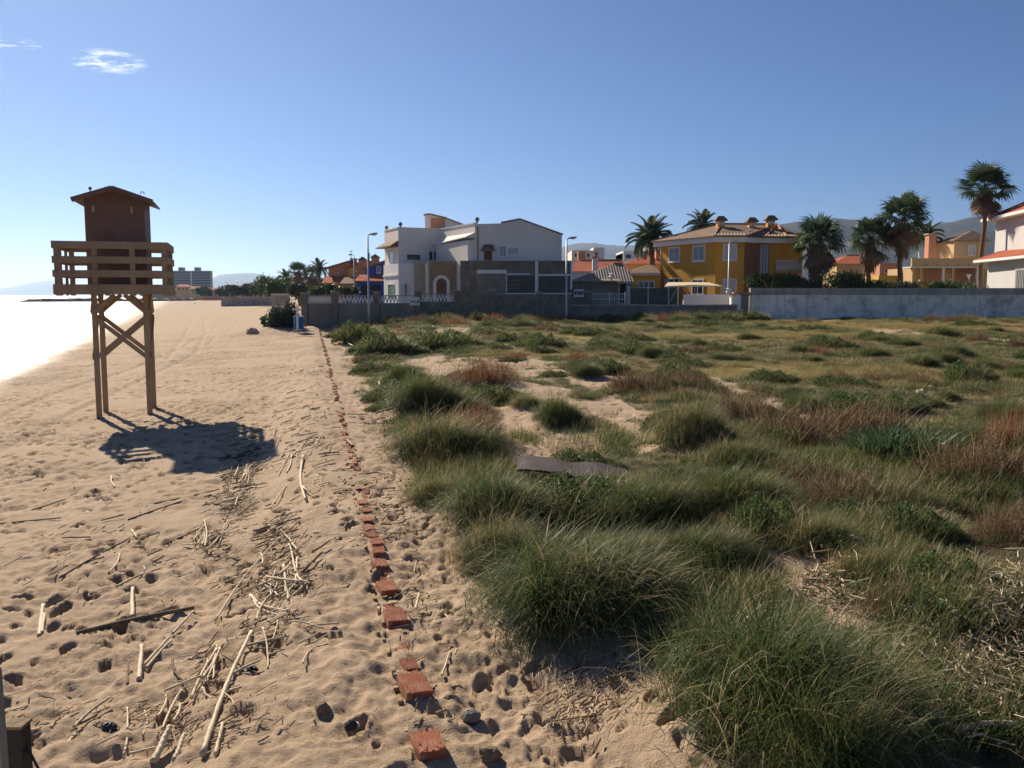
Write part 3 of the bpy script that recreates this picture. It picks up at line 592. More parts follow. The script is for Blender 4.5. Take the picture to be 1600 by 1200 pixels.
# ------------------------------------------------------------------ garden walls
def lattice_wall():
    ps = [476, 523.5, 589, 653, 715, 771]; D0, D1 = 75.5, 77.5
    def pt(px):
        D = D0 + (px - 476) / (893 - 476) * (D1 - D0); return Vector((X(px, D), D))
    t = thing('garden_wall', 'dark stone garden wall topped with white concrete lattice and square pillars', 'wall', (pt(476).x, D0, 0.3))
    B = 0.1; TW = 2.28; TL = 3.02
    for k, px in enumerate(ps):
        p = pt(px); MB().box(p.x - 0.26, p.x + 0.26, p.y - 0.3, p.y + 0.24, B, 3.12 + 0.05 * k).build('pillar', MT['stone'], t)
        MB().box(p.x - 0.31, p.x + 0.31, p.y - 0.35, p.y + 0.29, 3.122 + 0.05 * k, 3.22 + 0.05 * k).build('pillar_cap', MT['coping'], t)
    for a, b in zip(ps[:-1], ps[1:]):
        fa = facade(pt(a), pt(b)); o, r, n = fa; L = (pt(b) - pt(a)).length; z1 = TW + (0.12 if a > 600 else 0)
        MB().obox(o, r, n, 0.27, L - 0.27, -0.1, 0.1, B, z1).build('wall_panel', MT['block'] if a < 600 else MT['stone'], t)
        if a < 700:
            nb = 10; st = (L - 0.56) / nb; lt = MB(); zt = z1 + 0.62
            for i in range(nb):
                x0 = 0.28 + i * st; q = lambda s_, z_: (o + r * s_).to_3d() + Vector((0, 0, z_))
                lt.bar(q(x0, z1 + 0.06), q(x0 + st / 2, zt), 0.1, 0.085, n.to_3d()); lt.bar(q(x0 + st, z1 + 0.06), q(x0 + st / 2, zt), 0.1, 0.085, n.to_3d())
            lt.build('lattice', MT['trim'], t)
            MB().obox(o, r, n, 0.28, L - 0.28, -0.11, 0.11, zt + 0.001, zt + 0.09).build('lattice_rail', MT['coping'], t)
            MB().obox(o, r, n, 0.28, L - 0.28, -0.11, 0.11, z1 + 0.001, z1 + 0.05).build('lattice_rail', MT['coping'], t)
    fa = facade(pt(771), pt(893)); o, r, n = fa; L = (pt(893) - pt(771)).length
    MB().obox(o, r, n, 0.27, L, -0.12, 0.12, B, 3.08).build('wall_panel', MT['stone'], t)
    for s0, s1, z in ((0.27, 1.0, 3.18), (1.05, 3.7, 3.17), (3.75, 4.2, 3.3), (4.25, L, 3.17)): MB().obox(o, r, n, s0, s1, -0.16, 0.16, 3.081, z).build('coping', MT['trim'] if z == 3.17 else MT['coping'], t)
    for s0 in (3.72, 6.3): MB().obox(o, r, n, s0, s0 + 0.07, 0.121, 0.15, B, 3.08).build('drain_pipe', MT['block'], t)
    # return wall towards the beach
    MB().box(X(470, 75.5), X(474, 75.5), 75.8, 92, 0, 2.9).build('return_wall', MT['palestone'], t)
    sg = thing('notice_board', 'small white notice board with an orange bar hung on the stone garden wall', 'sign', (pt(647).x, pt(647).y - 0.32, 2.4))
    a = P(640, 477, pt(647).y - 0.4); b = P(655.5, 464, pt(647).y - 0.4); y = a.y
    MB().box(a.x, b.x, y, y + 0.03, a.z, b.z).build('board', MT['trim'], sg); h = b.z - a.z; w_ = b.x - a.x
    MB().box(a.x + 0.08, b.x - 0.3, y - 0.006, y - 0.002, a.z + h * .35, a.z + h * .55).build('printed_bar', MT['terracotta'], sg)
    MB().add([(b.x - .26, y - .005, a.z + h*.2), (b.x - .06, y - .005, a.z + h*.35), (b.x - .1, y - .005, a.z + h*.7), (b.x - .2, y - .005, a.z + h*.55)], [(0, 1, 2, 3)]).build('printed_mark', MT['darkmetal'], sg)
lattice_wall()
def wall_thing(name, label, mat, x0, x1, ytop, zb, D, th=0.25, cop=None, D1=None, ctop=0.12, seg=1):
    p0, p1 = Vector((X(x0, D), D)), Vector((X(x1, D1 or D), D1 or D)); o, r, n = facade(p0, p1); L = (p1 - p0).length; zt = Z(ytop, D)
    t = thing(name, label, 'wall', (p0.x, D, zb))
    for k in range(seg): MB().obox(o, r, n, L * k / seg + (0.012 if k else 0), L * (k + 1) / seg - 0.012, -th, 0.012 * (k % 3), zb, zt - ctop).build('wall_panel', MT[mat], t)
    if cop:
        for k in range(seg): MB().obox(o, r, n, L * k / seg + (0.01 if k else 0), L * (k + 1) / seg - 0.01, -th - 0.06, 0.1, zt - ctop + 0.001, zt - 0.012 * (k % 2)).build('coping', MT[cop], t)
    return t
ww = wall_thing('boundary_wall', 'long weathered whitewashed wall stained grey, closing the field on the right', 'oldwall', 1172, 1800, 450, 0.2, 82, 0.3, 'coping', 83, 0.62, 7)
wall_thing('boundary_wall', 'low dark retaining wall below the ochre house', 'block', 866, 1152, 476, 0.2, 79.5, 0.3, 'coping', 81, 0.15, 5)
wall_thing('garden_wall', 'dark stone wall with a mailbox niche right of the white house', 'stone', 893, 925, 455, 0.8, 80.5, 0.25, 'coping')
wall_thing('garden_wall', 'plain white garden wall under the cream canopy', 'white2', 1068, 1139, 458, 1.2, 85, 0.25, None)
t = thing('gate_pillar', 'white pillar with a terracotta cap where the two walls meet', 'pillar', (X(1153, 81.5), 81.5, 0.4))
boxpx(1143, 1158, 461, 500, 81.3, 0.8).build('pillar', MT['white2'], t); boxpx(1158.2, 1170, 459, 500, 81.4, 1.2).build('pier', MT['block'], t); boxpx(1149, 1174, 456.5, 458.9, 81.2, 1.3).build('cap', MT['terracotta'], t)
MB().lathe((X(1138, 82), 82, Z(460, 82)), [(0.2, 0), (0.26, 0.15), (0.18, 0.35), (0.26, 0.5), (0.1, 0.6)], 8).build('ornament', MT['white2'], t)
t = thing('mesh_fence', 'dark green screened chain fence panel between the hut and the white garden wall', 'fence', (X(983, 82), 82, 1))
boxpx(984, 1058, 450, 478, 82, 0.03).build('screen', MT['mesh'], t)
for px in (983, 1012, 1044, 1059): boxpx(px, px + 1.6, 447, 480, 81.95, 0.06).build('post', MT['lamp'], t)
q = MB(); q.bar(P(1045, 474, 81.9), P(1057, 451, 81.9), 0.05, 0.05); q.build('stay', MT['lamp'], t)
t = thing('wire_gate', 'white wire gate and railing before the grey roofed hut', 'gate', (X(925, 81), 81, 1))
for px in (922, 952, 976): boxpx(px, px + 1.5, 456, 478, 81, 0.07).build('post', MT['ironwork'], t)
for py in (458.5, 467, 476): boxpx(923.6, 975.9, py, py + 0.9, 81.02, 0.03).build('rail', MT['ironwork'], t)
for k in range(20): boxpx(925 + k * 2.5, 925.5 + k * 2.5, 459.6, 476, 81.045, 0.012).build('bar', MT['ironwork'], t)
t = thing('mailbox', 'white pierced vent block set in the dark stone wall', 'vent', (X(905, 80.2), 80.2, 2))
boxpx(897, 912, 452, 464, 80.4, 0.08).build('frame', MT['trim'], t)
for k in range(4): boxpx(898.4 + k * 3.4, 900.6 + k * 3.4, 456, 461, 80.385, 0.012).build('opening', MT['dark'], t)

# ------------------------------------------------------------------ white house
def white_house():
    t = thing('white_house', 'large white flat roofed seaside house with stone faced ground floor', 'house', (X(740, 84), 84, 0.5)); Wm = MT['white']
    A, B, C, D_, E = [Vector((X(px, D), D)) for px, D in ((602, 92.5), (623.5, 88), (690, 90), (742.6, 82.5), (877.5, 82.5))]
    E2, A2 = Vector((X(877.5, 82.5), 97)), Vector((A.x + 1, 102))
    MB().prism([A, B, C, D_, Vector((D_.x, 98)), A2], 0.5, 9.55).build('wall', Wm, t)
    z = lambda py: Z(py, 82.5); x = lambda px: X(px, 82.5)
    MB().xprism([(x(742.7), 0.5), (E.x, 0.5), (E.x, z(367)), (x(812.7), z(343)), (x(783), z(349)), (x(742.7), z(350))], 82.5, 97).build('wall', Wm, t)
    # parapet capping, roof verges
    for (a, b) in ((A, B), (B, C), (C, D_)):
        o, r, n = facade(a, b); MB().obox(o, r, n, 0, (b - a).length, -0.3, 0.07, 9.552, 9.64).build('parapet_cap', MT['white2'], t)
    v = MB(); v.bar((x(812.7), 82.9, z(343) + 0.06), (E.x + 0.1, 82.9, z(367) + 0.06), 1.0, 0.1); v.build('verge_tiles', MT['roofside'], t)
    v = MB(); v.bar((x(783), 82.9, z(349) + 0.06), (x(812.7), 82.9, z(343) + 0.06), 1.0, 0.1); v.build('verge_tiles', MT['roofside'], t)
    for k in range(9):
        px = 784 + k * 3.2; py = 349 - 6 * (px - 783) / 29.7; p = P(px, py - 1, 82.45); MB().box(p.x - 0.05, p.x + 0.05, 82.4, 83.2, p.z - 0.02, p.z + 0.1).build('ridge_tile', MT['terracotta'], t)
    # lit lean-to ledge on the turned wall, and string course
    o, r, n = facade(C, D_); L = (D_ - C).length
    l = MB(); q = lambda s_, b_, zz: ((o + r * s_ + n * b_).x, (o + r * s_ + n * b_).y, zz)
    l.add([q(0.3, 0.01, 8.75), q(L, 0.01, 8.75), q(L, 0.9, 8.35), q(0.3, 0.9, 8.05), q(0.3, 0.01, 8.0), q(L, 0.01, 8.25), q(L, 0.9, 8.27), q(0.3, 0.9, 7.97)], [(3,2,1,0),(4,5,6,7),(3,7,6,2),(0,4,7,3),(2,6,5,1)])
    l.build('lean_to_roof', MT['white2'], t)
    MB().obox(o, r, n, 0.4, L, 0.006, 0.75, 2.0, 8.0).build('bay_wall', MT['white'], t)
    MB().obox(*facade(B, C), 0.05, (C - B).length, 0.004, 0.06, 7.95, 8.1).build('string_course', Wm, t)
    MB().obox(*facade(D_, E), 0.05, 5.2, 0.004, 0.05, 8.55, 8.66).build('string_course', Wm, t)
    # tiled hood wrapping the left corner
    o, r, n = facade(A, B); L = (B - A).length
    h = MB(); q = lambda s_, b_, zz: ((o + r * s_ + n * b_).x, (o + r * s_ + n * b_).y, zz)
    h.add([q(-0.2, 0.01, 8.35), q(L, 0.01, 8.35), q(L + 0.2, 0.85, 7.85), q(-0.4, 0.85, 7.85), q(-0.2, 0.01, 7.75), q(L, 0.01, 7.75), q(L + 0.2, 0.85, 7.73), q(-0.4, 0.85, 7.73)], [(3,2,1,0),(4,5,6,7),(3,7,6,2),(0,4,7,3),(2,6,5,1)])
    h.build('tiled_hood', MT['roof'], t)
    winpx(t, (o, r, n), 90, 609.5, 616, 395, 411, bars=0)
    # stair turret on the roof
    D = 93; zz = lambda py: Z(py, D); xx = lambda px: X(px, D)
    tu = MB().xprism([(xx(665), 9.3), (xx(725), 9.3), (xx(725), zz(352)), (xx(698), zz(341.5)), (xx(672), zz(335.5)), (xx(665), zz(336.5))], D, D + 5).build('stair_turret', MT['white'], t)
    r_ = MB(); r_.bar((xx(663.5), D + 2.4, zz(336)), (xx(673), D + 2.4, zz(334.6)), 5.6, 0.14); r_.bar((xx(673.2), D + 2.4, zz(334.6)), (xx(699), D + 2.4, zz(340.8)), 5.4, 0.14); r_.bar((xx(699.2), D + 2.4, zz(341.2)), (xx(727), D + 2.4, zz(352)), 5.4, 0.12); r_.build('roof', MT['roofside'], tu)
    boxpx(674, 696, 341, 356, D - 0.06, 0.05).build('turret_panel', MT['salmon'], tu)
    # finials
    for p, zz_ in ((A, 9.64), (B, 9.64), (D_, 9.64)): MB().lathe((p.x + 0.2, p.y + 0.2, zz_), [(0.12, 0), (0.1, 0.1), (0.2, 0.25), (0.2, 0.35), (0.06, 0.5)], 8).build('finial', MT['block'], t)
    # first floor openings
    fB = facade(B, C); fD = facade(D_, E); fBay = (C + facade(C, D_)[2] * 0.75, facade(C, D_)[1], facade(C, D_)[2])
    winpx(t, fB, 88, 638.5, 655, 399.5, 404, frame='dark', bars=0, sill=False, name='vent_window')
    winpx(t, fB, 88, 671, 676, 393, 406, frame='white', bars=0, sill=False); winpx(t, fB, 88, 678.5, 685, 393, 406, frame='white', bars=0, sill=False)
    d = winpx(t, fD, 82.5, 756.5, 769, 385, 407, frame='trim', pane='door', bars=0, sill=False, name='door')
    hx0, hx1 = X(752, 82.5), X(774, 82.5)
    MB().add([(hx0, 81.7, 7.1), (hx1, 81.7, 7.1), (hx1 - .25, 82.49, 7.65), (hx0 + .25, 82.49, 7.65), (hx0, 81.7, 7.0), (hx1, 81.7, 7.0), (hx1 - .25, 82.49, 7.0), (hx0 + .25, 82.49, 7.0)], [(0,1,2,3),(7,6,5,4),(0,4,5,1),(1,5,6,2),(3,7,4,0)]).build('door_hood', MT['roof'], t)
    for (a, b, c, e, nb) in ((782, 789.5, 386, 399.5, 1), (795, 808.5, 388, 396.5, 3)):
        wd = winpx(t, fD, 82.5, a, b, c, e, frame='white2', bars=nb, sill=True)
        for k in range(3):
            zz_ = Z(c, 82.5) - (k + 1) * (Z(c, 82.5) - Z(e, 82.5)) / 4; MB().box(X(a, 82.5), X(b, 82.5), 82.38, 82.42, zz_ - .03, zz_ + .03).build('grille_bar', MT['trim'], wd)
    # ground floor, left: white balcony block, stone pier, arched entrance, long stone front
    MB().prism([Vector((X(600, 91), 91)), Vector((X(623, 86.5), 86.5)), Vector((X(647.6, 86.5), 86.5)), Vector((X(647.6, 86.5), 89)), Vector((X(602, 91), 94))], 0.5, Z(411.5, 86.5)).build('balcony_block', MT['white2'], t)
    bl = MB(); o, r, n = facade((X(600, 91), 91), (X(623, 86.5), 86.5)); bl.obox(o, r, n, -0.1, 4.6, 0.003, 0.1, 4.85, 5.0); bl.build('ledge', MT['white2'], t)
    boxpx(623.4, 647.5, 431, 433.2, 86.4, 0.098).build('ledge', MT['white2'], t)
    fL = facade((X(600, 91), 91), (X(623, 86.5), 86.5)); winpx(t, fL, 89, 607.5, 615.5, 445, 461, frame='white', pane='green', bars=0, sill=False, name='green_door')
    fF = facade((X(623, 86.5), 86.5), (X(647, 86.5), 86.5))
    for (a, b) in ((627, 633.5), (635, 641.5)): winpx(t, fF, 86.5, a, b, 444, 461, frame='white2', pane='shutter', bars=1, sill=False)
    boxpx(647.8, 667, 409, 470, 86, 2).build('stone_pier', MT['palestone'], t)
    MB().lathe((X(669, 85.5), 85.5, 0.5), [(0.24, 0), (0.24, Z(415, 85.5) - 0.5), (0.3, Z(414.5, 85.5) - 0.5), (0.3, Z(413, 85.5) - 0.5), (0.12, Z(412, 85.5) - .5), (0.22, Z(410.5, 85.5) - 0.5), (0.05, Z(409, 85.5) - 0.5)], 10).build('entrance_column', MT['white2'], t)
    aw = boxpx(671.5, 719, 408.5, 475, 84.5, 4).build('entrance_wall', MT['brownstone'], t)
    D = 84.5; cx = X(690, D); ro, ri = X(703, D) - cx, X(698, D) - cx; zs = Z(443, D); ar = MB(); N = 14
    for k in range(N):
        a0, a1 = math.pi * k / N, math.pi * (k + 1) / N
        ar.add([(cx + rr * math.cos(a_), y_, zs + rr * math.sin(a_)) for y_ in (D - 0.1, D - 0.003) for (rr, a_) in ((ro, a0), (ro, a1), (ri, a1), (ri, a0))], [(0,1,2,3)[::-1],(0,4,5,1),(2,6,7,3)])
    ar.box(cx - ro, cx - ri, D - 0.1, D - 0.003, 0.5, zs); ar.box(cx + ri, cx + ro, D - 0.1, D - 0.003, 0.5, zs); ar.build('arch_surround', MT['white2'], aw)
    dr = [(cx + ri * math.cos(a_), zs + ri * math.sin(a_)) for a_ in np.linspace(0, math.pi, 13)]; MB().xprism([(cx - ri, 0.5), (cx + ri, 0.5)] + dr, D - 0.03, D - 0.004).build('arched_door', MT['door'], aw)
    D = 80.8; boxpx(719.5, 893.5, 408.3, 475, D, 1.6).build('terrace_front', MT['stone'], t)
    for (a, b, c, e, m) in ((745, 791.5, 421.5, 427.3, 'white2'), (791.8, 828, 427.3, 429.5, 'white2'), (836, 840.8, 408, 457, 'white2'), (841, 891, 428.3, 430.8, 'white2'), (790.6, 792, 427.5, 457, 'trim'), (891.2, 894, 408, 452, 'white2'), (719, 894, 407.2, 408.2, 'coping')):
        boxpx(a, b, c, e, D - 0.13 if c > 407.5 else D - 0.1, 0.125 if c > 407.5 else 1.8).build('concrete_beam', MT[m], t)
    boxpx(744, 790, 428, 457, D - 0.02, 0.017).build('recess_shade_panel', MT['block'], t); boxpx(793, 835, 431, 457, D - 0.02, 0.017).build('recess_shade_panel', MT['shade'], t); boxpx(843, 889, 432, 457, D - 0.02, 0.017).build('recess_shade_panel', MT['shade'], t)  # flat dark sheets on the front; the recess shade is in their colour
    for k in range(3): boxpx(793, 810, 438 + 6 * k, 439 + 6 * k, D - 0.06, 0.03).build('shelf', MT['block'], t)
    MB().tube([(D_.x + .25, 82.42, 4.6), (D_.x + .25, 82.42, 9.3)], .06, 6).build('downpipe', MT['block'], t); MB().tube([(E.x - .3, 82.42, 4.6), (E.x - .3, 82.42, 8.4)], .06, 6).build('downpipe', MT['white2'], t)
    q_ = MB(); q_.tube([P(735, 326, 92), P(735, 360, 92)], .035, 5); q_.tube([P(731, 329, 92), P(739, 329, 92)], .025, 5); q_.tube([P(732, 332, 92), P(738, 332, 92)], .025, 5); q_.build('television_aerial', MT['metal'], t) if False else None
    boxpx(719.2, 744, 408.5, 440, D - 0.05, 0.045).build('stone_patch', MT['palestone' if False else 'stone'], t)
white_house()

# ------------------------------------------------------------------ ochre house
def ochre_house():
    V2 = lambda px, D: Vector((X(px, D), D))
    L, K, K2, R1, R2, R3 = V2(1030, 100), V2(1117, 91.5), V2(1161, 91.5), V2(1185, 93), V2(1215, 93), V2(1252, 94.5)
    t = thing('ochre_house', 'two storey ochre house with brown tiled hip roof and three little roofed chimneys', 'house', (K.x, K.y, 1.2)); O = MT['ochre']
    back = [Vector((R3.x, 106)), Vector((L.x + 2, 110))]
    MB().prism([L, K, K2, R1, R2, R3] + back, 1.0, 8.35).build('wall', O, t)
    o, r, n = facade(K2, R1); MB().obox(o, r, n, 0.05, (R1 - K2).length - .05, 0.004, 0.05, 1.0, 8.3).build('brick_facing', MT['brickred'], t)
    winpx(t, facade(R1, R2), 93, 1185.8, 1199, 382, 428, frame='brickred', pane='glassblock', bars=2, sill=False, name='glass_block_strip')
    # white fascia and roof
    c = Vector((X(1140, 98), 99))
    def out(p, k): d = (p - c); return p + d.normalized() * k
    ring = [L, K, K2, R1, R2, R3] + back
    for i in range(5):
        a, b = out(ring[i], 0.75), out(ring[i + 1], 0.75); o, r, n = facade(a, b); MB().obox(o, r, n, 0, (b - a).length, -0.8, 0.0, 8.352, 8.86).build('fascia', MT['white2'], t)
    E = [out(p, 1.05) for p in ring]; ze = 8.863
    r1, r2 = (X(1126, 98), 98.5), (X(1215, 98), 99.0); zr = 10.75
    rf = MB(); rf.add([(p.x, p.y, ze) for p in E] + [(r1[0], r1[1], zr), (r2[0], r2[1], zr)] + [(p.x, p.y, ze + 0.1) for p in E], [])
    base = 10; Et = [base + i for i in range(8)]
    rf.f += [(Et[0], Et[1], 8), (Et[1], Et[2], 9, 8), (Et[2], Et[3], 9), (Et[3], Et[4], 9), (Et[4], Et[5], 9), (Et[5], Et[6], 9), (Et[6], Et[7], 8, 9), (Et[7], Et[0], 8), tuple(range(8))[::-1]] + [(i, (i + 1) % 8, Et[(i + 1) % 8], Et[i]) for i in range(8)]
    roof = rf.build('roof', MT['roof'], t)
    hp = MB(); 
    for i in (0, 1, 2, 3, 4): hp.tube([(E[i].x, E[i].y, ze + 0.12), ((r1 if i < 2 else r2)[0], (r1 if i < 2 else r2)[1], zr + 0.04)], 0.11, 6)
    hp.tube([(r1[0], r1[1], zr + .04), (r2[0], r2[1], zr + .04)], 0.11, 6); hp.build('ridge_tiles', MT['terracotta'], roof)
    # eave dormer band with pale half-round tile ends
    ev = MB()
    for (a, b) in ((E[1], E[2]), (E[3], E[4]), (E[4], E[5])):
        m = int((b - a).length / 0.3)
        for k in range(m): p = a + (b - a) * ((k + 0.5) / m); ev.tube([(p.x, p.y - 0.06, ze + 0.14), (p.x, p.y + 0.5, ze + 0.3)], 0.1, 6)
    ev.build('eave_tiles', MT['palestone'], roof)
    for (px, py, w_) in ((1123, 349, 11), (1171.5, 351, 10), (1200.5, 348, 11)):
        D = 96.5; x = X(px, D); zb = 9.3; zt = Z(py - 8, D); h = X(px + w_ / 2, D) - x
        ch = MB().box(x - h, x + h, D - h, D + h, zb, zt - 0.3).build('chimney', O, t)
        for s in (-0.55, 0.55): MB().box(x + s * h - 0.16, x + s * h + 0.16, D - h - 0.01, D - h - 0.003, zt - 0.75, zt - 0.42).build('flue_opening', MT['trim'], ch)
        MB().prism([(x - h - .28, D - h - .28), (x + h + .28, D - h - .28), (x + h + .28, D + h + .28), (x - h - .28, D + h + .28)], zt - 0.298, zt - 0.22).build('chimney_eave', MT['roof'], ch)
        p = [(x - h - .28, D - h - .28), (x + h + .28, D - h - .28), (x + h + .28, D + h + .28), (x - h - .28, D + h + .28)]; k = 0.45
        MB().add([(a, b, zt - 0.218) for a, b in p] + [(x + (a - x) * k, D + (b - D) * k, zt + 0.22) for a, b in p], [(0,1,5,4),(1,2,6,5),(2,3,7,6),(3,0,4,7),(4,5,6,7),(3,2,1,0)]).build('chimney_roof', MT['roof'], ch)
    pp = MB(); pp.tube([P(1162, 364, 93.5), P(1178.5, 359.5, 93.5), P(1178.5, 367, 93.5)], 0.07, 6); pp.build('roof_pipe', MT['trim'], t)
    fl, fk = facade(L, K), facade(K, K2)
    winpx(t, fl, 97, 1045.5, 1060.5, 388, 407.5, fw=.16); winpx(t, fl, 94, 1083, 1099, 385.5, 406, fw=.18)
    winpx(t, fk, 91.5, 1129.5, 1148, 383, 405, pane='shutter', bars=1, fw=.12)
    winpx(t, fl, 97, 1045, 1060.5, 436, 449, fw=.12); winpx(t, fl, 94, 1082.5, 1098, 438, 459, fw=.16); winpx(t, fk, 91.5, 1130, 1149, 437, 456, pane='shutter', bars=1, fw=.1)
    o, r, n = fl; MB().obox(o, r, n, 1.0, 1.9, 0.01, 0.06, 3.6, 4.8).build('open_shutter', MT['trim'], t)
    g = MB(); g.tube([P(1152, 378, 91.3), P(1152, 387, 91.3), P(1163, 387.5, 91.3)], 0.06, 6); g.build('gutter_pipe', MT['beige'], t)
    MB().tube([(L.x + 0.1, L.y - 0.15, 1.2), (L.x + 0.1, L.y - 0.15, 8.3)], 0.06, 6).build('gutter_pipe', MT['trim'], t)
    # first floor balcony with balusters
    y = 92.2; x0, x1 = X(1211, y), X(1252, y); zb, zt = Z(421, y), Z(406.5, y)
    bal = MB().box(x0, x1, y, y + 2.5, zb - 0.35, zb).build('balcony_slab', MT['beige'], t)
    MB().box(x0, x1, y, y + 0.18, zt - 0.1, zt).build('balcony_rail', MT['trim'], bal)
    bm = MB()
    for k in range(15): bm.lathe((x0 + 0.12 + k * (x1 - x0 - 0.2) / 14, y + 0.09, zb), [(0.05, 0), (0.075, 0.2), (0.05, 0.45), (0.04, zt - zb - 0.11)], 6)
    bm.build('balusters', MT['trim'], bal)
    # low annex at the left
    D = 97; x0, x1 = X(985, D), X(1029.5, D); an = MB().box(x0, x1, D, D + 6, 1, Z(430, D)).build('annex_wall', O, t)
    MB().box(x0 - .3, x1, D - .35, D + 6, Z(430, D) + .002, Z(426.5, D)).build('annex_fascia', MT['white2'], an)
    zl, zh = Z(426.3, D), Z(409, D) ; MB().add([(x0 - .6, D - .6, zl), (x1, D - .6, zl), (x1, D + 5, zh), (x0 + 3, D + 5, zh), (x0 - .6, D + 6, zl)], [(0,1,2,3),(0,3,4)]).build('annex_roof', MT['roof'], an)
    winpx(t, facade((x0, D), (x1, D)), D, 998, 1021, 440, 449, bars=2, fw=.1)
ochre_house()
t = thing('canopy', 'cream flat canvas canopy on thin poles before the ochre house', 'canopy', (X(1083, 86.5), 86.5, 1.2))
a, b = P(1038, 446.5, 86.2), P(1128, 446.5, 86.2)
MB().add([(a.x, 86.2, a.z - .05), (b.x, 86.2, b.z), ((a.x+b.x)/2, 86.2, a.z + .1), (a.x + .8, 88.8, a.z + .38), (b.x - .8, 88.8, b.z + .38), (a.x, 86.2, a.z - .12), (b.x, 86.2, b.z - .08), ((a.x+b.x)/2, 86.2, a.z - .1)], [(0,2,3),(2,1,4,3),(5,7,2,0),(7,6,1,2),(5,3,4,6,7)]).build('canvas', MT['canvas'], t)
for px in (1041, 1085, 1126): boxpx(px, px + 0.9, 447.2, 480, 86.3, 0.06).build('pole', MT['lamp'], t)

# ------------------------------------------------------------------ other houses
def gable_house(name, label, x0, x1, yE, yR, zb, D, depth, wall, roof, rx=None, side=True, eav=0.4):
    """ridge parallel to the street: eave at pixel row yE (front), ridge at yR"""
    a, b = X(x0, D), X(x1, D); ze, zr = Z(yE, D), Z(yR, D + depth / 2)
    t = thing(name, label, 'house', (a, D, zb))
    w_ = MB().box(a, b, D, D + depth, zb, ze).build('wall', MT[wall], t)
    m = D + depth / 2; r = MB()
    if rx is None: rx = (a - eav, b + eav)
    else: rx = (X(rx[0], m), X(rx[1], m))
    r.add([(a - eav, D - eav, ze), (b + eav, D - eav, ze), (b + eav, D + depth + eav, ze), (a - eav, D + depth + eav, ze), (rx[0], m, zr), (rx[1], m, zr)], [(0,1,5,4),(2,3,4,5),(1,2,5),(3,0,4),(3,2,1,0)])
    rr = r.build('roof', MT[roof], t)
    tube = MB().tube([(rx[0], m, zr + .03), (rx[1], m, zr + .03)], 0.12, 6).build('ridge_tiles', MT['terracotta'], rr)
    return t
h = gable_house('seaside_hut', 'low grey roofed hut with pale eave tiles behind a wire gate', 897, 987, 440, 412, 1.0, 84.5, 7, 'block', 'greyroof', rx=(958, 972), eav=0.3)
ev = MB()
for k in range(32): p = P(897 + k * 2.3, 440, 84.1); ev.tube([(p.x, 84.0, p.z + 0.03), (p.x, 84.5, p.z + .2)], 0.075, 6)
ev.build('eave_tiles', MT['palestone'], h)
f = facade((X(897, 84.5), 84.5), (X(987, 84.5), 84.5)); winpx(h, f, 84.5, 968, 978, 444, 474, frame='white2', pane='dark', bars=0, sill=False, name='doorway')
boxpx(980, 983, 446, 476, 83.2, 0.25).build('porch_post', MT['white2'], h); q = MB(); q.bar(P(966, 440, 83.4), P(999, 446, 83.4), 1.6, 0.16); q.build('porch_roof', MT['coping'], h)
MB().lathe((X(955, 84), 84.0, Z(438, 84)), [(0.1, 0), (0.12, 0.2), (0.3, 0.3), (0.1, 0.45), (0.28, 0.6), (0.05, 0.7)], 8).build('roof_vent', MT['white2'], h)
h = gable_house('house', 'low house with long red tiled roof and pale chimney behind the grey hut', 880, 975, 424, 407, 1.0, 97, 8, 'white2', 'redroof', rx=(905, 972))
x = X(930, 96.5); ch = MB().box(x - .3, x + .3, 96.6, 97.2, 4.8, Z(403, 96.5)).build('chimney', MT['white2'], h); MB().prism([(x - .42, 96.45), (x + .42, 96.45), (x + .42, 97.35), (x - .42, 97.35)], Z(403, 96.5) + .002, Z(401.5, 96.5)).build('chimney_cap', MT['terracotta'], ch); MB().lathe((x, 96.9, Z(401.5, 96.5)), [(.22, 0), (.22, .2), (.05, .35)], 8).build('chimney_pot', MT['terracotta'], ch)
h = gable_house('house', 'red roofed house partly hidden behind the date palm', 978, 1031, 412, 396, 1.0, 112, 10, 'beige', 'redroof', rx=(1014, 1030))
boxpx(1024, 1029.5, 389, 404, 113, 1).build('chimney', MT['salmon'], h)
def flat_block(name, label, parts, D, depth, mat, wins=(), cat='building', zb=1.0, group=None):
    t = thing(name, label, cat, (X(parts[0][0], D), D, zb), group)
    for k, (x0, x1, y0) in enumerate(parts): MB().box(X(x0, D), X(x1, D), D + 0.4 * k, D + depth, zb, Z(y0, D)).build('wall', MT[mat], t)
    for (x0, x1, y0, y1) in wins:
        D_ = D
        for k, (a, b, c) in enumerate(parts):
            if a <= (x0 + x1) / 2 <= b: D_ = D + 0.4 * k; break
        s = D_ / D
        wd = MB().box(X(x0, D_), X(x1, D_), D_ - 0.06, D_ - 0.004, Z(y1, D_), Z(y0, D_)).build('window', MT['trim'], t)
        ix, iz = (X(x1, D_) - X(x0, D_)) * .12, (Z(y0, D_) - Z(y1, D_)) * .1
        MB().box(X(x0, D_) + ix, X(x1, D_) - ix, D_ - 0.08, D_ - 0.062, Z(y1, D_) + iz, Z(y0, D_) - iz).build('pane', MT['glass'], wd)
    return t
h = flat_block('apartment_building', 'pale grey flat roofed building between the white house and the date palm', [(893, 927, 391), (927, 944, 386.5)], 150, 14, 'white', [(928, 934, 394, 399), (897, 901, 396, 402), (906, 911, 396, 402), (916, 921, 396, 402)])
boxpx(903, 914, 393, 407, 146, 1.5).build('tank_chimney', MT['salmon'], h)
h = flat_block('apartment_building', 'low white modern building left of the date palm', [(973, 1032, 392), (973, 990, 395)], 170, 12, 'white2', [(976, 986, 397, 404)])
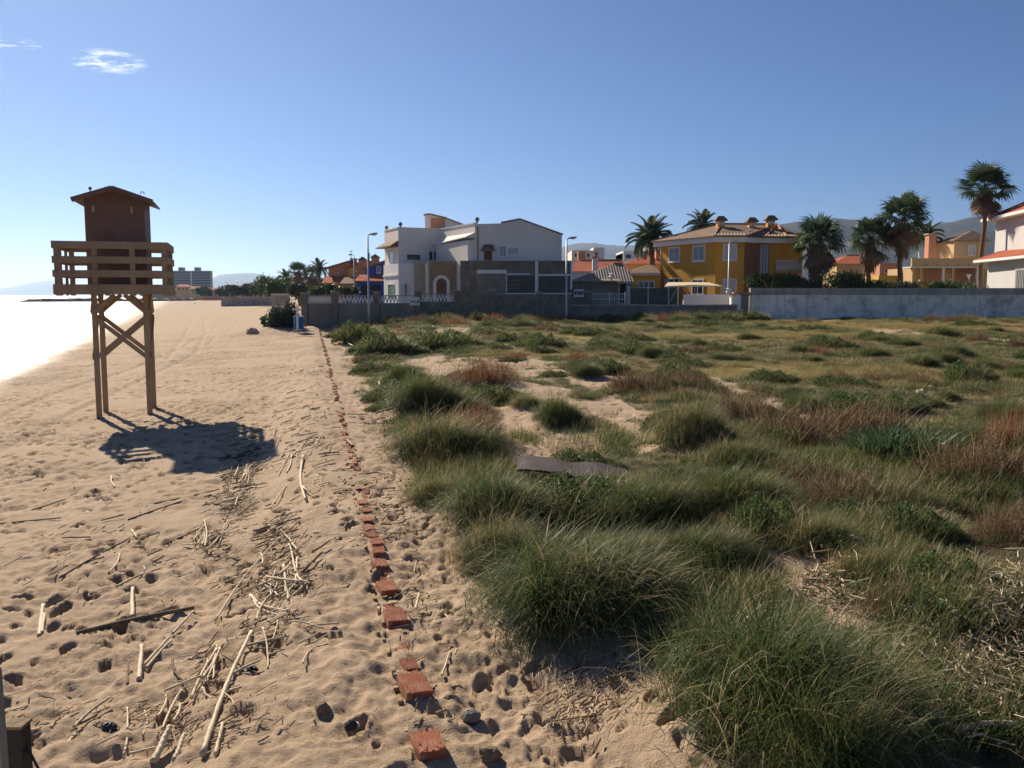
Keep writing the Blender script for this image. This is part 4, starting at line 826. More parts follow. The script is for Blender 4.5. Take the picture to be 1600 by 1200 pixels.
flat_block('apartment_building', 'small white block peeping over the red roof right of the date palm', [(1014, 1030, 384)], 190, 12, 'white', [(1018, 1022, 389, 394)])
# white house at the right edge
def edge_house():
    Y0, Y1, x0, x1 = 84.5, 105.5, 53.7, 67.0
    t = thing('white_house', 'white villa with red tiled roofs cut by the right edge of the picture', 'house', (x0, Y0, 1.2))
    poly = [(x0 - .6, Y0), (x1, Y0), (x1, Y1), (x0 + 3.2, Y1)]
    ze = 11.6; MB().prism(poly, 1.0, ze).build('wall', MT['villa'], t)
    po = [(x0 - 2.0, Y0 - 1.2), (x1 + 1, Y0 - 1.2), (x1 + 1, Y1 + 1.2), (x0 + 2.0, Y1 + 1.2)]
    MB().prism(po, ze + .002, ze + .32).build('eave', MT['trim'], t)
    MB().add([(a, b, ze + .325) for a, b in po] + [(x0 + 6, Y0 + 7, ze + 3.3), (x0 + 6.5, Y1 - 7, ze + 3.3)], [(0,1,4),(1,2,5,4),(2,3,5),(3,0,4,5),(3,2,1,0)]).build('roof', MT['redroof'], t)
    # lower wing towards the viewer
    w0 = x0 - 1.7; pl = [(w0 - .4, Y0 - .2), (w0 + 2.2, Y0 - .2), (w0 + 4.3, Y1 - 3), (w0 + 2.6, Y1 - 3)]; zl = 6.7
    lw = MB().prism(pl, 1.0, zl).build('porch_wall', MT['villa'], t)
    pe = [(pl[0][0] - 1.2, pl[0][1] - .8), (pl[1][0], pl[1][1] - .8), (pl[2][0], pl[2][1] + 1), (pl[3][0] - 1.2, pl[3][1] + 1)]
    MB().prism(pe, zl + .002, zl + .28).build('porch_eave', MT['trim'], lw)
    MB().add([(pe[0][0], pe[0][1], zl + .285), (pe[1][0], pe[1][1], zl + 1.35), (pe[2][0], pe[2][1], zl + 1.35), (pe[3][0], pe[3][1], zl + .285), (pe[1][0], pe[1][1], zl + .285), (pe[2][0], pe[2][1], zl + .285)], [(3,2,1,0),(0,1,4),(3,5,2),(0,4,5,3)]).build('porch_roof', MT['redroof'], lw)
    o, r, n = facade(pl[3], pl[0]); L = math.hypot(pl[3][0] - pl[0][0], pl[3][1] - pl[0][1])
    wd = window(t, (o, r, n), 8.5, 11.5, 3.4, 5.6, frame='trim', bars=1)
    for k in range(8): MB().obox(o, r, n, 8.5 + k * .42, 8.56 + k * .42, .12, .16, 3.3, 5.8).build('grille_bar', MT['trim'], wd)
    o, r, n = facade(poly[3], poly[0]); window(t, (o, r, n), 13.5, 15.5, 8.3, 10.3, pane='shutter', bars=0); window(t, (o, r, n), 17, 18.5, 8.3, 10.3, pane='shutter', bars=0)
edge_house()
def beige_house():
    D = 118; t = thing('beige_house', 'beige house with wide balcony, porch columns and a tall square chimney', 'house', (X(1425, D), D, 1.5)); M = MT['beige']
    boxpx(1424, 1541, 418.5, 450, D + 3, 8).build('wall', M, t); boxpx(1421, 1545, 416.6, 418.4, D - .4, 4).build('balcony_slab', MT['trim'], t); boxpx(1422.5, 1541, 403.5, 416.5, D, 0.3).build('balcony_parapet', M, t)
    for k in range(6): boxpx(1444 + 16.5 * k, 1447 + 16.5 * k, 412, 414.5, D - 0.05, 0.047).build('drain_spout', MT['terracotta'], t)
    for px in (1424, 1436, 1471, 1486, 1524, 1532): boxpx(px, px + 3.4, 418.6, 450, D, 0.35).build('porch_column', MT['trim' if px in (1471, 1524) else 'beige'], t)
    boxpx(1489, 1522, 420, 450, D + 2.9, 0.08).build('orange_wall_panel', MT['terracotta'], t); boxpx(1444, 1470, 421, 450, D + 2.9, 0.08).build('pale_wall_panel', MT['salmon'], t)
    boxpx(1487, 1536, 377, 403.4, D + 4, 6).build('upper_room', M, t)
    a, b, m = X(1483, D + 4), X(1545, D + 4), X(1520, D + 6); ze = Z(376.5, D + 4); MB().add([(a, D + 3.6, ze), (b, D + 3.6, ze), (b, D + 10.5, ze), (a, D + 10.5, ze), (m, D + 7, Z(360, D + 7))], [(0,1,4),(1,2,4),(2,3,4),(3,0,4),(3,2,1,0)]).build('roof', MT['roof'], t)
    winpx(t, facade((X(1487, D + 4), D + 4), (X(1536, D + 4), D + 4)), D + 4, 1510, 1519, 384, 398, pane='shutter', bars=1, fw=.1)
    c = boxpx(1447.5, 1459, 366.5, 403.4, D + 3, 1.2).build('chimney', MT['salmon'], t); boxpx(1446.5, 1460, 364.5, 366.4, D + 2.8, 1.6).build('chimney_cap', MT['palestone'], c)
    MB().tube([P(1436, 405, D + 1), P(1436, 393, D + 1)], .1, 6).build('vent_pipe', MT['trim'], t)
beige_house()
h = gable_house('house', 'low pinkish house with red roof half hidden between the fan palms', 1306, 1352, 412, 399, 1.5, 125, 9, 'beige', 'redroof', rx=(1320, 1340))
flat_block('garden_shed', 'small yellow walled outbuilding behind the whitewashed wall', [(1372, 1409, 430.5)], 104, 4, 'yellow', cat='shed')
flat_block('house', 'pale house wall between the two tallest fan palm trunks', [(1373, 1408, 411)], 140, 8, 'salmon', [(1380, 1386, 420, 427)], cat='house')
# a triangular give-way sign seen from behind near the beige house
t = thing('road_sign', 'small inverted triangle road sign near the beige house', 'sign', (X(1513.5, 104), 104, 1.5))
MB().tube([(X(1513.5, 104), 104, 1.2), (X(1513.5, 104), 104, Z(429, 104))], .03, 6).build('post', MT['lamp'], t)
a, b, c = P(1509.5, 428.5, 103.95), P(1518, 428.5, 103.95), P(1513.7, 436.5, 103.95); MB().xprism([(c.x, c.z), (b.x, b.z), (a.x, a.z)], 103.92, 103.95).build('sign_plate', MT['trim'], t)

# ------------------------------------------------------------------ coloured terrace houses up the beach
def terrace(label, x0, x1, D, wall, roofm, ys, porch, porchroof, extra=()):
    t = thing('terrace_house', label, 'house', (X(x0, D), D, 1)); depth = 12
    (yl, yr, yp, yb) = ys                                  # left eave, right ridge, porch top, porch eave
    a, b = X(x0, D), X(x1, D)
    MB().xprism([(a, 0.8), (b, 0.8), (b, Z(yr, D)), (a, Z(yl, D))], D, D + depth).build('wall', MT[wall], t)
    r = MB(); r.bar((a - .6, D + depth / 2, Z(yl, D) + .05), (b + .3, D + depth / 2, Z(yr, D) + .12), depth + 1.2, 0.22); rr = r.build('roof', MT[roofm], t)
    x2, x3 = X(porch[0], D - 4), X(porch[1], D - 4)
    zt, ze = Z(yp, D - 1), Z(yb, D - 4); MB().box(x2, x3, D - 3.8, D - .01, .8, ze - .1).build('porch_wall', MT[wall], t)
    MB().add([(x2 - .3, D - 4.3, ze), (x3 + .3, D - 4.3, ze), (x3 + .3, D - .02, zt), (x2 - .3, D - .02, zt), (x2 - .3, D - 4.3, ze - .15), (x3 + .3, D - 4.3, ze - .15), (x3 + .3, D - .02, ze - .15), (x2 - .3, D - .02, ze - .15)], [(0,1,2,3),(7,6,5,4),(0,4,5,1),(1,5,6,2),(3,7,4,0)]).build('porch_roof', MT[porchroof], t)
    f = facade((a, D), (b, D))
    for (w0, w1, v0, v1) in extra: winpx(t, f, D, w0, w1, v0, v1, bars=1, frame='trim', fw=.08)
    fp = facade((x2, D - 3.8), (x3, D - 3.8)); L = x3 - x2; window(t, fp, L * .15, L * .85, 1.0, ze - .6, frame=wall, pane='dark', bars=1, sill=False, name='porch_opening')
    return t
h1 = terrace('far left terrace house, salmon with brown pitched roof and orange porch', 514, 545, 150, 'salmon', 'roofside', (420, 409, 431, 442), (506, 532), 'redroof', ((526, 529, 426, 431),))
x = X(551, 152); c = MB().box(x - .5, x + .5, 153, 154, 6, Z(403, 152)).build('chimney', MT['salmon'], h1)
h2 = terrace('middle terrace house, yellow with long brown roof and ochre porch', 545, 572, 142, 'yellow', 'roofside', (420, 408.5, 433, 443), (534, 556), 'roof', ((553, 557, 424, 430), (563, 566, 424, 430)))
for px, y0 in ((565, 402), (585, 398)):
    x = X(px, 138); c = MB().box(x - .55, x + .55, 139, 140.1, 6, Z(y0 + 4, 138)).build('chimney', MT['salmon'], h2); MB().add([(x - .8, 138.7, Z(y0 + 4, 138)), (x + .8, 138.7, Z(y0 + 4, 138)), (x + .8, 140.4, Z(y0 + 4, 138)), (x - .8, 140.4, Z(y0 + 4, 138)), (x, 139.5, Z(y0 - 2, 138))], [(0,1,4),(1,2,4),(2,3,4),(3,0,4),(3,2,1,0)]).build('chimney_cap', MT['roof'], c)
h3 = terrace('blue terrace house with orange porch roof next to the white house', 573, 606, 128, 'blue', 'roofside', (421, 407, 429, 438.5), (558, 602), 'redroof', ((590, 595, 417, 426),))
q = MB(); q.tube([P(577, 395, 129), P(577, 410, 129)], .05, 5); q.tube([P(574, 397, 129), P(580, 397, 129)], .03, 5); q.tube([P(574.7, 399.5, 129), P(579.3, 399.5, 129)], .03, 5); q.build('television_aerial', MT['darkmetal'], h3)
q = MB(); q.tube([P(548.5, 391, 150), P(548.5, 412, 150)], .05, 5); q.tube([P(546, 393, 150), P(551, 393, 150)], .03, 5); q.build('television_aerial', MT['darkmetal'], h2)
# low garden enclosures at the back of the beach
wall_thing('garden_wall', 'pale green garden wall at the back of the beach', 'coping', 424, 452, 459, -0.3, 120, .3, 'white2')
wall_thing('garden_wall', 'grey sea wall stretching along the far end of the beach', 'coping', 345, 424, 464.5, -0.5, 260, .6, None)
flat_block('house', 'small white house behind the far pair of palms', [(476, 497, 438), (484, 497, 434)], 190, 9, 'white2', [(480, 483, 445, 449), (489, 493, 441, 446)], cat='house')

# ------------------------------------------------------------------ far end of the bay
def tower_block():
    D = 900; t = thing('apartment_block', 'big grey ten storey apartment block at the far end of the beach', 'apartment block', (X(300, D), D, 0))
    boxpx(270, 329, 423, 462, D, 8).build('wall', MT['block_far'], t)
    for px in (280, 305): boxpx(px, px + 5.5, 417.5, 422.9, D + 6, 10).build('roof_housing', MT['block_far'], t)
    for k in range(9):
        y = 425.5 + k * 4; boxpx(269, 298, y, y + 1.9, D - .5, .48).build('window_band', MT['glass'], t); boxpx(301, 328.5, y, y + 1.9, D - .5, .48).build('window_band', MT['glass'], t)
        boxpx(300.8, 329.5, y + 2, y + 3.3, D - 2.2, 2.15).build('balcony', MT['block_far'], t)
    boxpx(298.3, 300.6, 423.5, 462, D - 1.5, 1.45).build('fin', MT['white2'], t)
tower_block()
rnd = random.Random(5)
FAR = [(232,258,452,700,'beige','redroof'),(256,276,450,640,'salmon','redroof'),(276,297,445,620,'beige','redroof'),(297,318,448,600,'beige','redroof'),(316,338,450,580,'salmon','redroof'),(336,352,449,640,'white2','greyroof'),(350,372,446,560,'salmon','redroof'),(371,390,447,520,'beige','redroof'),(388,412,444,480,'salmon','redroof'),(410,432,445,440,'beige','redroof')]
FL = ['beige house leftmost in the far row behind the breakwater', 'salmon house left of the big apartment block', 'beige two storey house at the left foot of the apartment block', 'beige house below the middle of the apartment block', 'salmon house at the right foot of the apartment block', 'white sunlit house right of the apartment block', 'salmon house in the middle of the far row', 'beige house left of the far dark trees', 'salmon house among the far dark trees', 'beige house at the right end of the far row']
for (x0, x1, y0, D, wm, rm), lb in zip(FAR, FL):
    h = gable_house('house', lb, x0, x1, y0 + 3, y0 - 1, -1, D, 12, wm, rm, rx=(x0 + 5, x1 - 5)); h['group'] = 'far row of beach houses'
    n_ = max(2, int((x1 - x0) / 6))
    for k in range(n_):
        px = x0 + 3 + k * 6; boxpx(px, px + 2.2, y0 + 5, y0 + 8, D - .15, .14).build('window', MT['glass'], h)
def rocks(name, label, pts, D0, D1, seed, hmax):
    rn = random.Random(seed); t = thing(name, label, 'breakwater', (X(pts[0], D0), D0, SEA)); n_ = 46
    for k in range(n_):
        f = k / (n_ - 1); px = pts[0] + (pts[1] - pts[0]) * f; D = D0 + (D1 - D0) * f + rn.uniform(-3, 3); x = X(px, D)
        s = rn.uniform(.6, 1.3); vs_ = []
        for i in range(8): a_ = i * math.pi / 4; vs_ += [(x + 5.2 * s * math.cos(a_) * rn.uniform(.7, 1.1), D + 4 * math.sin(a_) * rn.uniform(.7, 1.1), SEA - .5), (x + 3.4 * s * math.cos(a_) * rn.uniform(.6, 1.1), D + 2.6 * math.sin(a_), SEA + hmax * s * rn.uniform(.6, 1))]
        m = MB(); m.add(vs_, [(2*i, (2*i+2) % 16, (2*i+3) % 16, 2*i+1) for i in range(8)] + [tuple(2*i+1 for i in range(8))]); m.build('boulder', MT['rock'], t)
rocks('breakwater', 'dark rock breakwater across the sea at the left', (40, 300), 480, 560, 4, 1.7)
# blue bin and white shower post at the end of the wall, with its plank
D = 66; a = P(467, 512, D); zb = a.z
t = thing('beach_bin', 'blue round litter drum at the end of the brick line', 'bin', (a.x, D, zb))
MB().lathe((a.x, D, zb - .1), [(.36, 0), (.38, .1), (.36, .45), (.39, .47), (.36, .5), (.37, .85), (.4, .9), (.39, .95), (.33, .95), (.31, .3)], 16).build('drum', MT['bluepaint'], t, True)
MB().lathe((a.x, D, zb + .28), [(.365, 0), (.385, .02), (.365, .04)], 16).build('hoop', MT['darkmetal'], t)
a = P(465, 516, 64)
t = thing('beach_shower', 'white foot shower post standing in front of the blue drum', 'shower', (a.x, 64, a.z))
MB().tube([(a.x, 64, a.z - .2), (a.x, 64, a.z + 1.45)], .075, 10).build('post', MT['trim'], t); MB().box(a.x - .36, a.x + .36, 63.94, 64.06, a.z + 1.45, a.z + 1.55).build('crossbar', MT['trim'], t)
MB().box(a.x - .1, a.x + .22, 63.9, 63.93, a.z + .95, a.z + 1.2).build('plate', MT['shutter'], t); MB().tube([(a.x - .3, 64, a.z + 1.44), (a.x - .3, 63.95, a.z + 1.3)], .04, 6).build('shower_head', MT['metal'], t)
MB().lathe((a.x, 64, a.z - .1), [(.3, 0), (.28, .13)], 10).build('foot', MT['block'], t)

# ------------------------------------------------------------------ grasses and herbs
def blades_np(n, seed, rad, dome, lmin, lmax, lean0, lean1, bend0, bend1, width, segs=4, wind=(0, 0), outward=0.8, root=0.8, wtop=0.15, nc=0):
    g = np.random.default_rng(seed)
    rr = rad * root * np.sqrt(g.random(n)); th = g.random(n) * 2 * np.pi
    lf = np.ones(n)
    if nc:
        cr_ = rad * root * .9 * np.sqrt(g.random(nc)); ct = g.random(nc) * 2 * np.pi; cs = rad * g.uniform(.06, .2, nc); cl = g.uniform(.45, 1.15, nc); ci = g.integers(0, nc, n); k_ = g.random(n) < .8
        qx = np.where(k_, cr_[ci] * np.cos(ct[ci]) + g.normal(0, 1, n) * cs[ci], rr * np.cos(th)); qy = np.where(k_, cr_[ci] * np.sin(ct[ci]) + g.normal(0, 1, n) * cs[ci], rr * np.sin(th))
        rr = np.minimum(np.hypot(qx, qy), rad * 1.05); th = np.arctan2(qy, qx); lf = np.where(k_, cl[ci], .7)
    bx, by = rr * np.cos(th), rr * np.sin(th); bz = dome * (1 - (rr / (rad + 1e-6)) ** 2)
    ox, oy = outward * np.cos(th) * (rr / rad) + wind[0] + g.normal(0, .75, n), outward * np.sin(th) * (rr / rad) + wind[1] + g.normal(0, .75, n)
    az = np.arctan2(oy, ox); L = g.uniform(lmin, lmax, n) * (0.75 + 0.25 * g.random(n)) * lf
    ph = g.uniform(lean0, lean1, n) * (0.4 + 0.8 * rr / rad); bd = g.uniform(bend0, bend1, n)
    hx, hy = np.cos(az), np.sin(az); tw = az + np.pi / 2 + g.normal(0, .5, n); wx, wy = np.cos(tw), np.sin(tw)
    W = width * g.uniform(.6, 1.3, n)
    px, py, pz = bx, by, bz; out = []
    for s in range(segs + 1):
        t = s / segs; w_ = W * (1 - (1 - wtop) * t ** 1.5) / 2
        out.append(np.stack([np.stack([px - wx * w_, py - wy * w_, pz], -1), np.stack([px + wx * w_, py + wy * w_, pz], -1)], 1))
        a = ph + bd * t; st = L / segs
        px, py, pz = px + hx * np.sin(a) * st, py + hy * np.sin(a) * st, pz + np.cos(a) * st
    V = np.stack(out, 1).reshape(n, -1, 3); k = 2 * (segs + 1)
    q = np.array([[2*s, 2*s+1, 2*s+3, 2*s+2] for s in range(segs)])
    Q = (np.arange(n)[:, None, None] * k + q[None]).reshape(-1, 4)
    return V.reshape(-1, 3), Q
def specks_np(n, seed, rad, h, size, dome=0.5, power=0.5):
    """small leaf faces spread through a low dome"""
    g = np.random.default_rng(seed); th = g.random(n) * 2 * np.pi; lob = .5 + .75 * vnoise(2.2 * np.cos(th) + 7, 2.2 * np.sin(th) + 3, seed + 3); r = rad * np.minimum(1, g.random(n) ** .55 * lob)
    top = h * (1 - (r / rad) ** 2) ** .6 * (0.35 + 1.1 * vnoise(4 * r * np.cos(th) / rad + 9, 4 * r * np.sin(th) / rad + 5, seed))
    z = top * g.random(n) ** power
    c = np.stack([r * np.cos(th), r * np.sin(th), z], -1); a = g.normal(size=(n, 3)); a /= np.linalg.norm(a, axis=1)[:, None]
    b = g.normal(size=(n, 3)); b -= a * (a * b).sum(1)[:, None]; b /= np.linalg.norm(b, axis=1)[:, None]
    s = size * g.uniform(.5, 1.3, n)[:, None]
    V = np.stack([c - a * s, c - b * s * .45, c + a * s, c + b * s * .45], 1).reshape(-1, 3)
    return V, np.arange(n * 4).reshape(-1, 4)
def merge_np(name, parts):                                # parts: (V, Q, material)
    V = np.concatenate([p[0] for p in parts]); off = 0; Q = []; mi = []; mats = []
    for v, q, m in parts:
        Q.append(q + off); off += len(v)
        if m not in mats: mats.append(m)
        mi.append(np.full(len(q), mats.index(m), np.int32))
    me = mesh_np(name, V, np.concatenate(Q)); [me.materials.append(MT[m]) for m in mats]
    me.polygons.foreach_set('material_index', np.concatenate(mi)); return me
WIND = (0.35, -0.25)
def marram(seed, main, other, n=5600, strw=650):
    return merge_np('marram_tussock', [(*blades_np(n, seed, 1, .2, .3, 1.0, .1, 1.2, .6, 3.0, .0085, 4, WIND, nc=20), main), (*blades_np(n // 3, seed + 1, 1, .16, .3, .95, .2, 1.3, .6, 3.0, .011, 4, WIND, nc=14), other),
                                       (*blades_np(strw, seed + 2, 1, .18, .35, 1.1, .15, 1.3, .5, 3.0, .0075, 4, WIND, nc=12), 'straw')])
def herb(seed, main, leafm, n=1000, sp=8500, h=.8, sz=.018):
    return merge_np('herb_bush', [(*blades_np(n, seed, 1, .1, .3, 1.0, .05, .85, -.4, 1.0, .008, 3, WIND, .9, .85, .5, nc=16), main), (*specks_np(sp, seed + 1, .98, h, sz, power=.45), leafm), (*blades_np(n // 6, seed + 2, 1, .1, .5, 1.15, 0, .6, -.2, .6, .007, 3, WIND), 'straw')])
KM = {'marram': [marram(s, 'grass', 'grass2') for s in (1, 11, 21)], 'marram2': [marram(s, 'grass2', 'grass', 3800, 1300) for s in (31, 41)],
      'brownherb': [herb(s, 'brownherb', 'brownherb') for s in (51, 61)], 'redherb': [herb(s, 'redherb', 'redherb') for s in (71,)],
      'greenherb': [merge_np('herb_mat', [(*specks_np(7000, 81, 1, .62, .034, power=.4), 'greenherb'), (*blades_np(1500, 82, 1, .2, .3, .7, .2, .9, .2, 1.2, .012, 3, WIND), 'grass'), (*blades_np(400, 83, 1, .25, .4, .8, .2, .9, .2, 1.4, .009, 3, WIND), 'straw')])],
      'strap': [merge_np('strap_leaves', [(*blades_np(700, 91, 1, .15, .5, 1.0, .1, .8, .2, 1.4, .05, 5, WIND), 'broad'), (*blades_np(500, 92, 1, .1, .4, .9, .2, .8, .2, 1.2, .02, 4, WIND), 'grass2')])]}
def tall(me):
    v = np.empty(len(me.vertices) * 3, np.float32); me.vertices.foreach_get('co', v); return float(np.percentile(v[2::3], 98))
HT = {k: max(tall(m) for m in v) for k, v in KM.items()}
KN = {'marram': ('grass_tussock', 'grass'), 'marram2': ('grass_tussock', 'grass'), 'brownherb': ('dry_bush', 'bush'), 'redherb': ('dry_bush', 'bush'), 'greenherb': ('leafy_mat', 'plant'), 'strap': ('strap_leaf_plant', 'plant')}
rnd = random.Random(3)
def plant(c, rad, hh, kd, label, group=None):
    me = rnd.choice(KM[kd]); o = mobj(KN[kd][0], me); z = min(float(hmac(c.x + rad * .75 * math.cos(a), c.y + rad * .75 * math.sin(a))) for a in (0, .8, 1.6, 2.4, 3.2, 4, 4.8, 5.6))
    o.location = (c.x, c.y, z - 0.02 * hh); o.rotation_euler = (0, 0, rnd.uniform(-.5, .5)); s = rad * 1.0
    o.scale = (s * rnd.uniform(.9, 1.15), s * rnd.uniform(.75, 1.1), max(hh / HT[kd], s * .35)); return tag(o, label, KN[kd][1], group)
for (c, rad, hh, kd, lb) in PLW: plant(c, rad, hh * {'greenherb': 1.1, 'marram': .7, 'marram2': .78}.get(kd, .85), kd, lb)
# lesser tufts that fill the field; they thin out on bare sand
GRP = {'marram': ('one of the small dark green grass tufts dotted over the field', 'small green tufts in the field'), 'brownherb': ('one of the small brown dry bushes dotted over the field', 'small brown bushes in the field'),
       'greenherb': ('one of the low dark green leafy humps dotted over the field', 'low green humps in the field'), 'redherb': ('one of the small rust coloured dry bushes dotted over the field', 'small rust bushes in the field')}
cnt = 0; tries = 0; SMALL = []
while cnt < 230 and tries < 9000:
    tries += 1
    y = 6.5 + 74 * rnd.random() ** .75; x = rnd.uniform(-.28 * y + 1.2, .66 * y + 1); u = float(uu(x, y))
    if u < 1.3 or y > 79.5: continue
    b = float(bare(np.array(x), np.array(y))); fk = float(field_kind(np.array(x), np.array(y)))
    if rnd.random() < b * .97 or (u > 18 and rnd.random() < .4): continue
    if fk > .6 and rnd.random() < .72: continue
    if any((x - c.x) ** 2 + (y - c.y) ** 2 < (r_ * .8) ** 2 for (c, r_, *_a) in PLW): continue
    leftish = u < 16
    kd = rnd.choices(['marram', 'brownherb', 'greenherb', 'redherb'], [2.4, 2.2 if not leftish else 1.5, 6 if leftish else 2.4, .8])[0]
    rad = rnd.uniform(.25, .6) * (1 + y / 60) * (1.5 if kd == 'greenherb' else 1.0); hh = rad * rnd.uniform(.5, .85) * (.55 if kd == 'greenherb' else .85)
    cnt += 1; px_ = 800 + x / y * F
    band = 'near field' if y < 16 else 'middle field' if y < 32 else 'far meadow' if y < 58 else 'wall strip'
    below = ('lattice wall' if px_ < 720 else 'white house' if px_ < 890 else 'grey hut' if px_ < 1020 else 'ochre house' if px_ < 1240 else 'fan palms' if px_ < 1420 else 'beige house')
    SMALL.append((kd, band, below, px_, plant(Vector((x, y, 0)), rad, hh, kd, *GRP[kd])))
ORD = ['leftmost', 'second', 'third', 'fourth', 'fifth', 'sixth', 'seventh', 'eighth', 'ninth', 'tenth', 'eleventh', 'twelfth', 'thirteenth', 'fourteenth', 'fifteenth', 'sixteenth', 'seventeenth', 'eighteenth', 'nineteenth', 'twentieth'] + ['%dth' % k for k in range(21, 120)]
KW = {'marram': 'small green grass tuft', 'brownherb': 'small brown dry bush', 'greenherb': 'low green leafy hump', 'redherb': 'small rust bush'}
bk = {}
for q in sorted(SMALL, key=lambda q: q[3]):
    k = bk.setdefault(q[:3], []); k.append(q[4])
for (kd, band, below), os_ in bk.items():
    for i, o in enumerate(os_):
        o['label'] = ('only %s in the %s below the %s' % (KW[kd], band, below)) if len(os_) == 1 else ('%s %s%s, %s below the %s' % (ORD[i], KW[kd], ' from left' if i else '', band, below))

WB = []
for k in range(17):
    f = (k + rnd.uniform(.1, .9)) / 17; x = -11.5 + 33 * f; y = 73.5 + 3.5 * f + rnd.uniform(-2.5, .8); kd = rnd.choice(['greenherb', 'brownherb', 'greenherb', 'redherb']); WB.append((x / y, x, y, kd))
for k, (q_, x, y, kd) in enumerate(sorted(WB)):
    plant(Vector((x, y, 0)), rnd.uniform(1.0, 2.0), rnd.uniform(.45, .95), kd, '%s bush%s in the row along the foot of the dark walls' % (ORD[k], ' from left' if k else ''), 'bushes along the foot of the walls')
# ---- ground cover nobody could count
def scatter(name, label, cat, meshes, P3, rot, scl, vi):
    col = bpy.data.collections.new(name + '_kinds')
    for i, m in enumerate(meshes): col.objects.link(bpy.data.objects.new('%s_kind_%02d' % (name, i), m))
    me = bpy.data.meshes.new(name); n = len(P3); me.vertices.add(n); me.vertices.foreach_set('co', np.asarray(P3, np.float32).ravel())
    for nm, ty, val in (('rot', 'FLOAT_VECTOR', rot), ('scl', 'FLOAT_VECTOR', scl)): me.attributes.new(nm, ty, 'POINT').data.foreach_set('vector', np.asarray(val, np.float32).ravel())
    me.attributes.new('vi', 'INT', 'POINT').data.foreach_set('value', np.asarray(vi, np.int32))
    o = mobj(name, me); g = bpy.data.node_groups.new(name, 'GeometryNodeTree')
    g.interface.new_socket('Geometry', in_out='INPUT', socket_type='NodeSocketGeometry'); g.interface.new_socket('Geometry', in_out='OUTPUT', socket_type='NodeSocketGeometry')
    N = g.nodes.new; gi, go, ip, ci = N('NodeGroupInput'), N('NodeGroupOutput'), N('GeometryNodeInstanceOnPoints'), N('GeometryNodeCollectionInfo')
    ci.inputs['Collection'].default_value = col; ci.inputs['Separate Children'].default_value = True; ci.inputs['Reset Children'].default_value = True
    def at(nm, ty): a = N('GeometryNodeInputNamedAttribute'); a.data_type = ty; a.inputs['Name'].default_value = nm; return a.outputs['Attribute']
    l = g.links.new; l(gi.outputs[0], ip.inputs['Points']); l(ci.outputs[0], ip.inputs['Instance']); ip.inputs['Pick Instance'].default_value = True
    l(at('vi', 'INT'), ip.inputs['Instance Index']); l(at('rot', 'FLOAT_VECTOR'), ip.inputs['Rotation']); l(at('scl', 'FLOAT_VECTOR'), ip.inputs['Scale']); l(ip.outputs[0], go.inputs[0])
    md = o.modifiers.new('scatter', 'NODES'); md.node_group = g
    return tag(o, label, cat, kind='stuff')
gen = np.random.default_rng(42)
def tuft(seed, m, n=70, l0=.5, l1=1.0, w_=.02, lean=.8, bend=1.0, strw=12): return merge_np('tuft', [(*blades_np(n, seed, 1, .05, l0, l1, .1, lean, .1, bend, w_, 3, WIND), m), (*blades_np(strw, seed + 1, 1, .05, l0, l1, .1, lean, .1, bend, w_ * .8, 3, WIND), 'straw')])
COVER = [tuft(200, 'yellowgrass'), tuft(203, 'yellowgrass'), tuft(206, 'straw', 45), tuft(209, 'grass2'), tuft(212, 'grass'), tuft(215, 'grass'),
         merge_np('tuft', [(*specks_np(160, 218, 1, .45, .075), 'greenherb'), (*blades_np(30, 219, 1, .05, .3, .8, .2, .9, .2, 1, .022, 3, WIND), 'grass')]), merge_np('tuft', [(*specks_np(110, 221, 1, .7, .045), 'brownherb'), (*blades_np(45, 222, 1, .05, .5, 1, .1, .7, 0, .5, .014, 3, WIND), 'brownherb')])]
N0 = 170000
yy = 5.2 + 76 * gen.random(N0) ** .95; xx = (-.27 * yy + .6) + gen.random(N0) * (.95 * yy + 4)
uq = uu(xx, yy); bq = bare(xx, yy); fq = field_kind(xx, yy); pq = fbm(xx * .5, yy * .5, 3, 301)
keep = (uq > .7) & (gen.random(N0) > np.clip(bq * .97, 0, 1)) & (yy < 81) & (gen.random(N0) < .14 + .75 * sstep(-.3, .3, pq))
xx, yy, fq, pq = xx[keep], yy[keep], fq[keep], pq[keep]; n = len(xx)
rv = gen.random(n); br = np.maximum(sstep(.1, .45, fbm(xx * .16, yy * .25, 3, 333)), .55 * sstep(2.3, 3.6, xx - .12 * yy) * (1 - sstep(11, 15, yy)))
gk = np.where(rv < .3, 6, np.where(rv < .55, 4, np.where(rv < .75, 5, np.where(rv < .88, 3, 2)))); yk = np.where(rv < .42, 0, np.where(rv < .78, 1, np.where(rv < .9, 2, 3)))
vi = np.where(gen.random(n) < fq, yk, gk); br = br * np.where((yy < 24) & (uu(xx, yy) < 7), .35, 1); vi = np.where(gen.random(n) < br * .5, np.where(rv < .6, 7, 2), vi)
s = gen.uniform(.11, .3, n) * (1 + yy / 90) * (.7 + .6 * sstep(-.3, .4, pq)); sz = s * gen.uniform(.7, 1.25, n) * (1 - .4 * sstep(18, 32, yy))
zz = hmac(xx, yy)
scatter('field_grass', 'mixed yellow, green and brown grass covering the field', 'grass', COVER, np.stack([xx, yy, zz - .01], -1), np.stack([np.zeros(n), np.zeros(n), gen.uniform(-.6, .6, n)], -1), np.stack([s, s, sz], -1), vi)

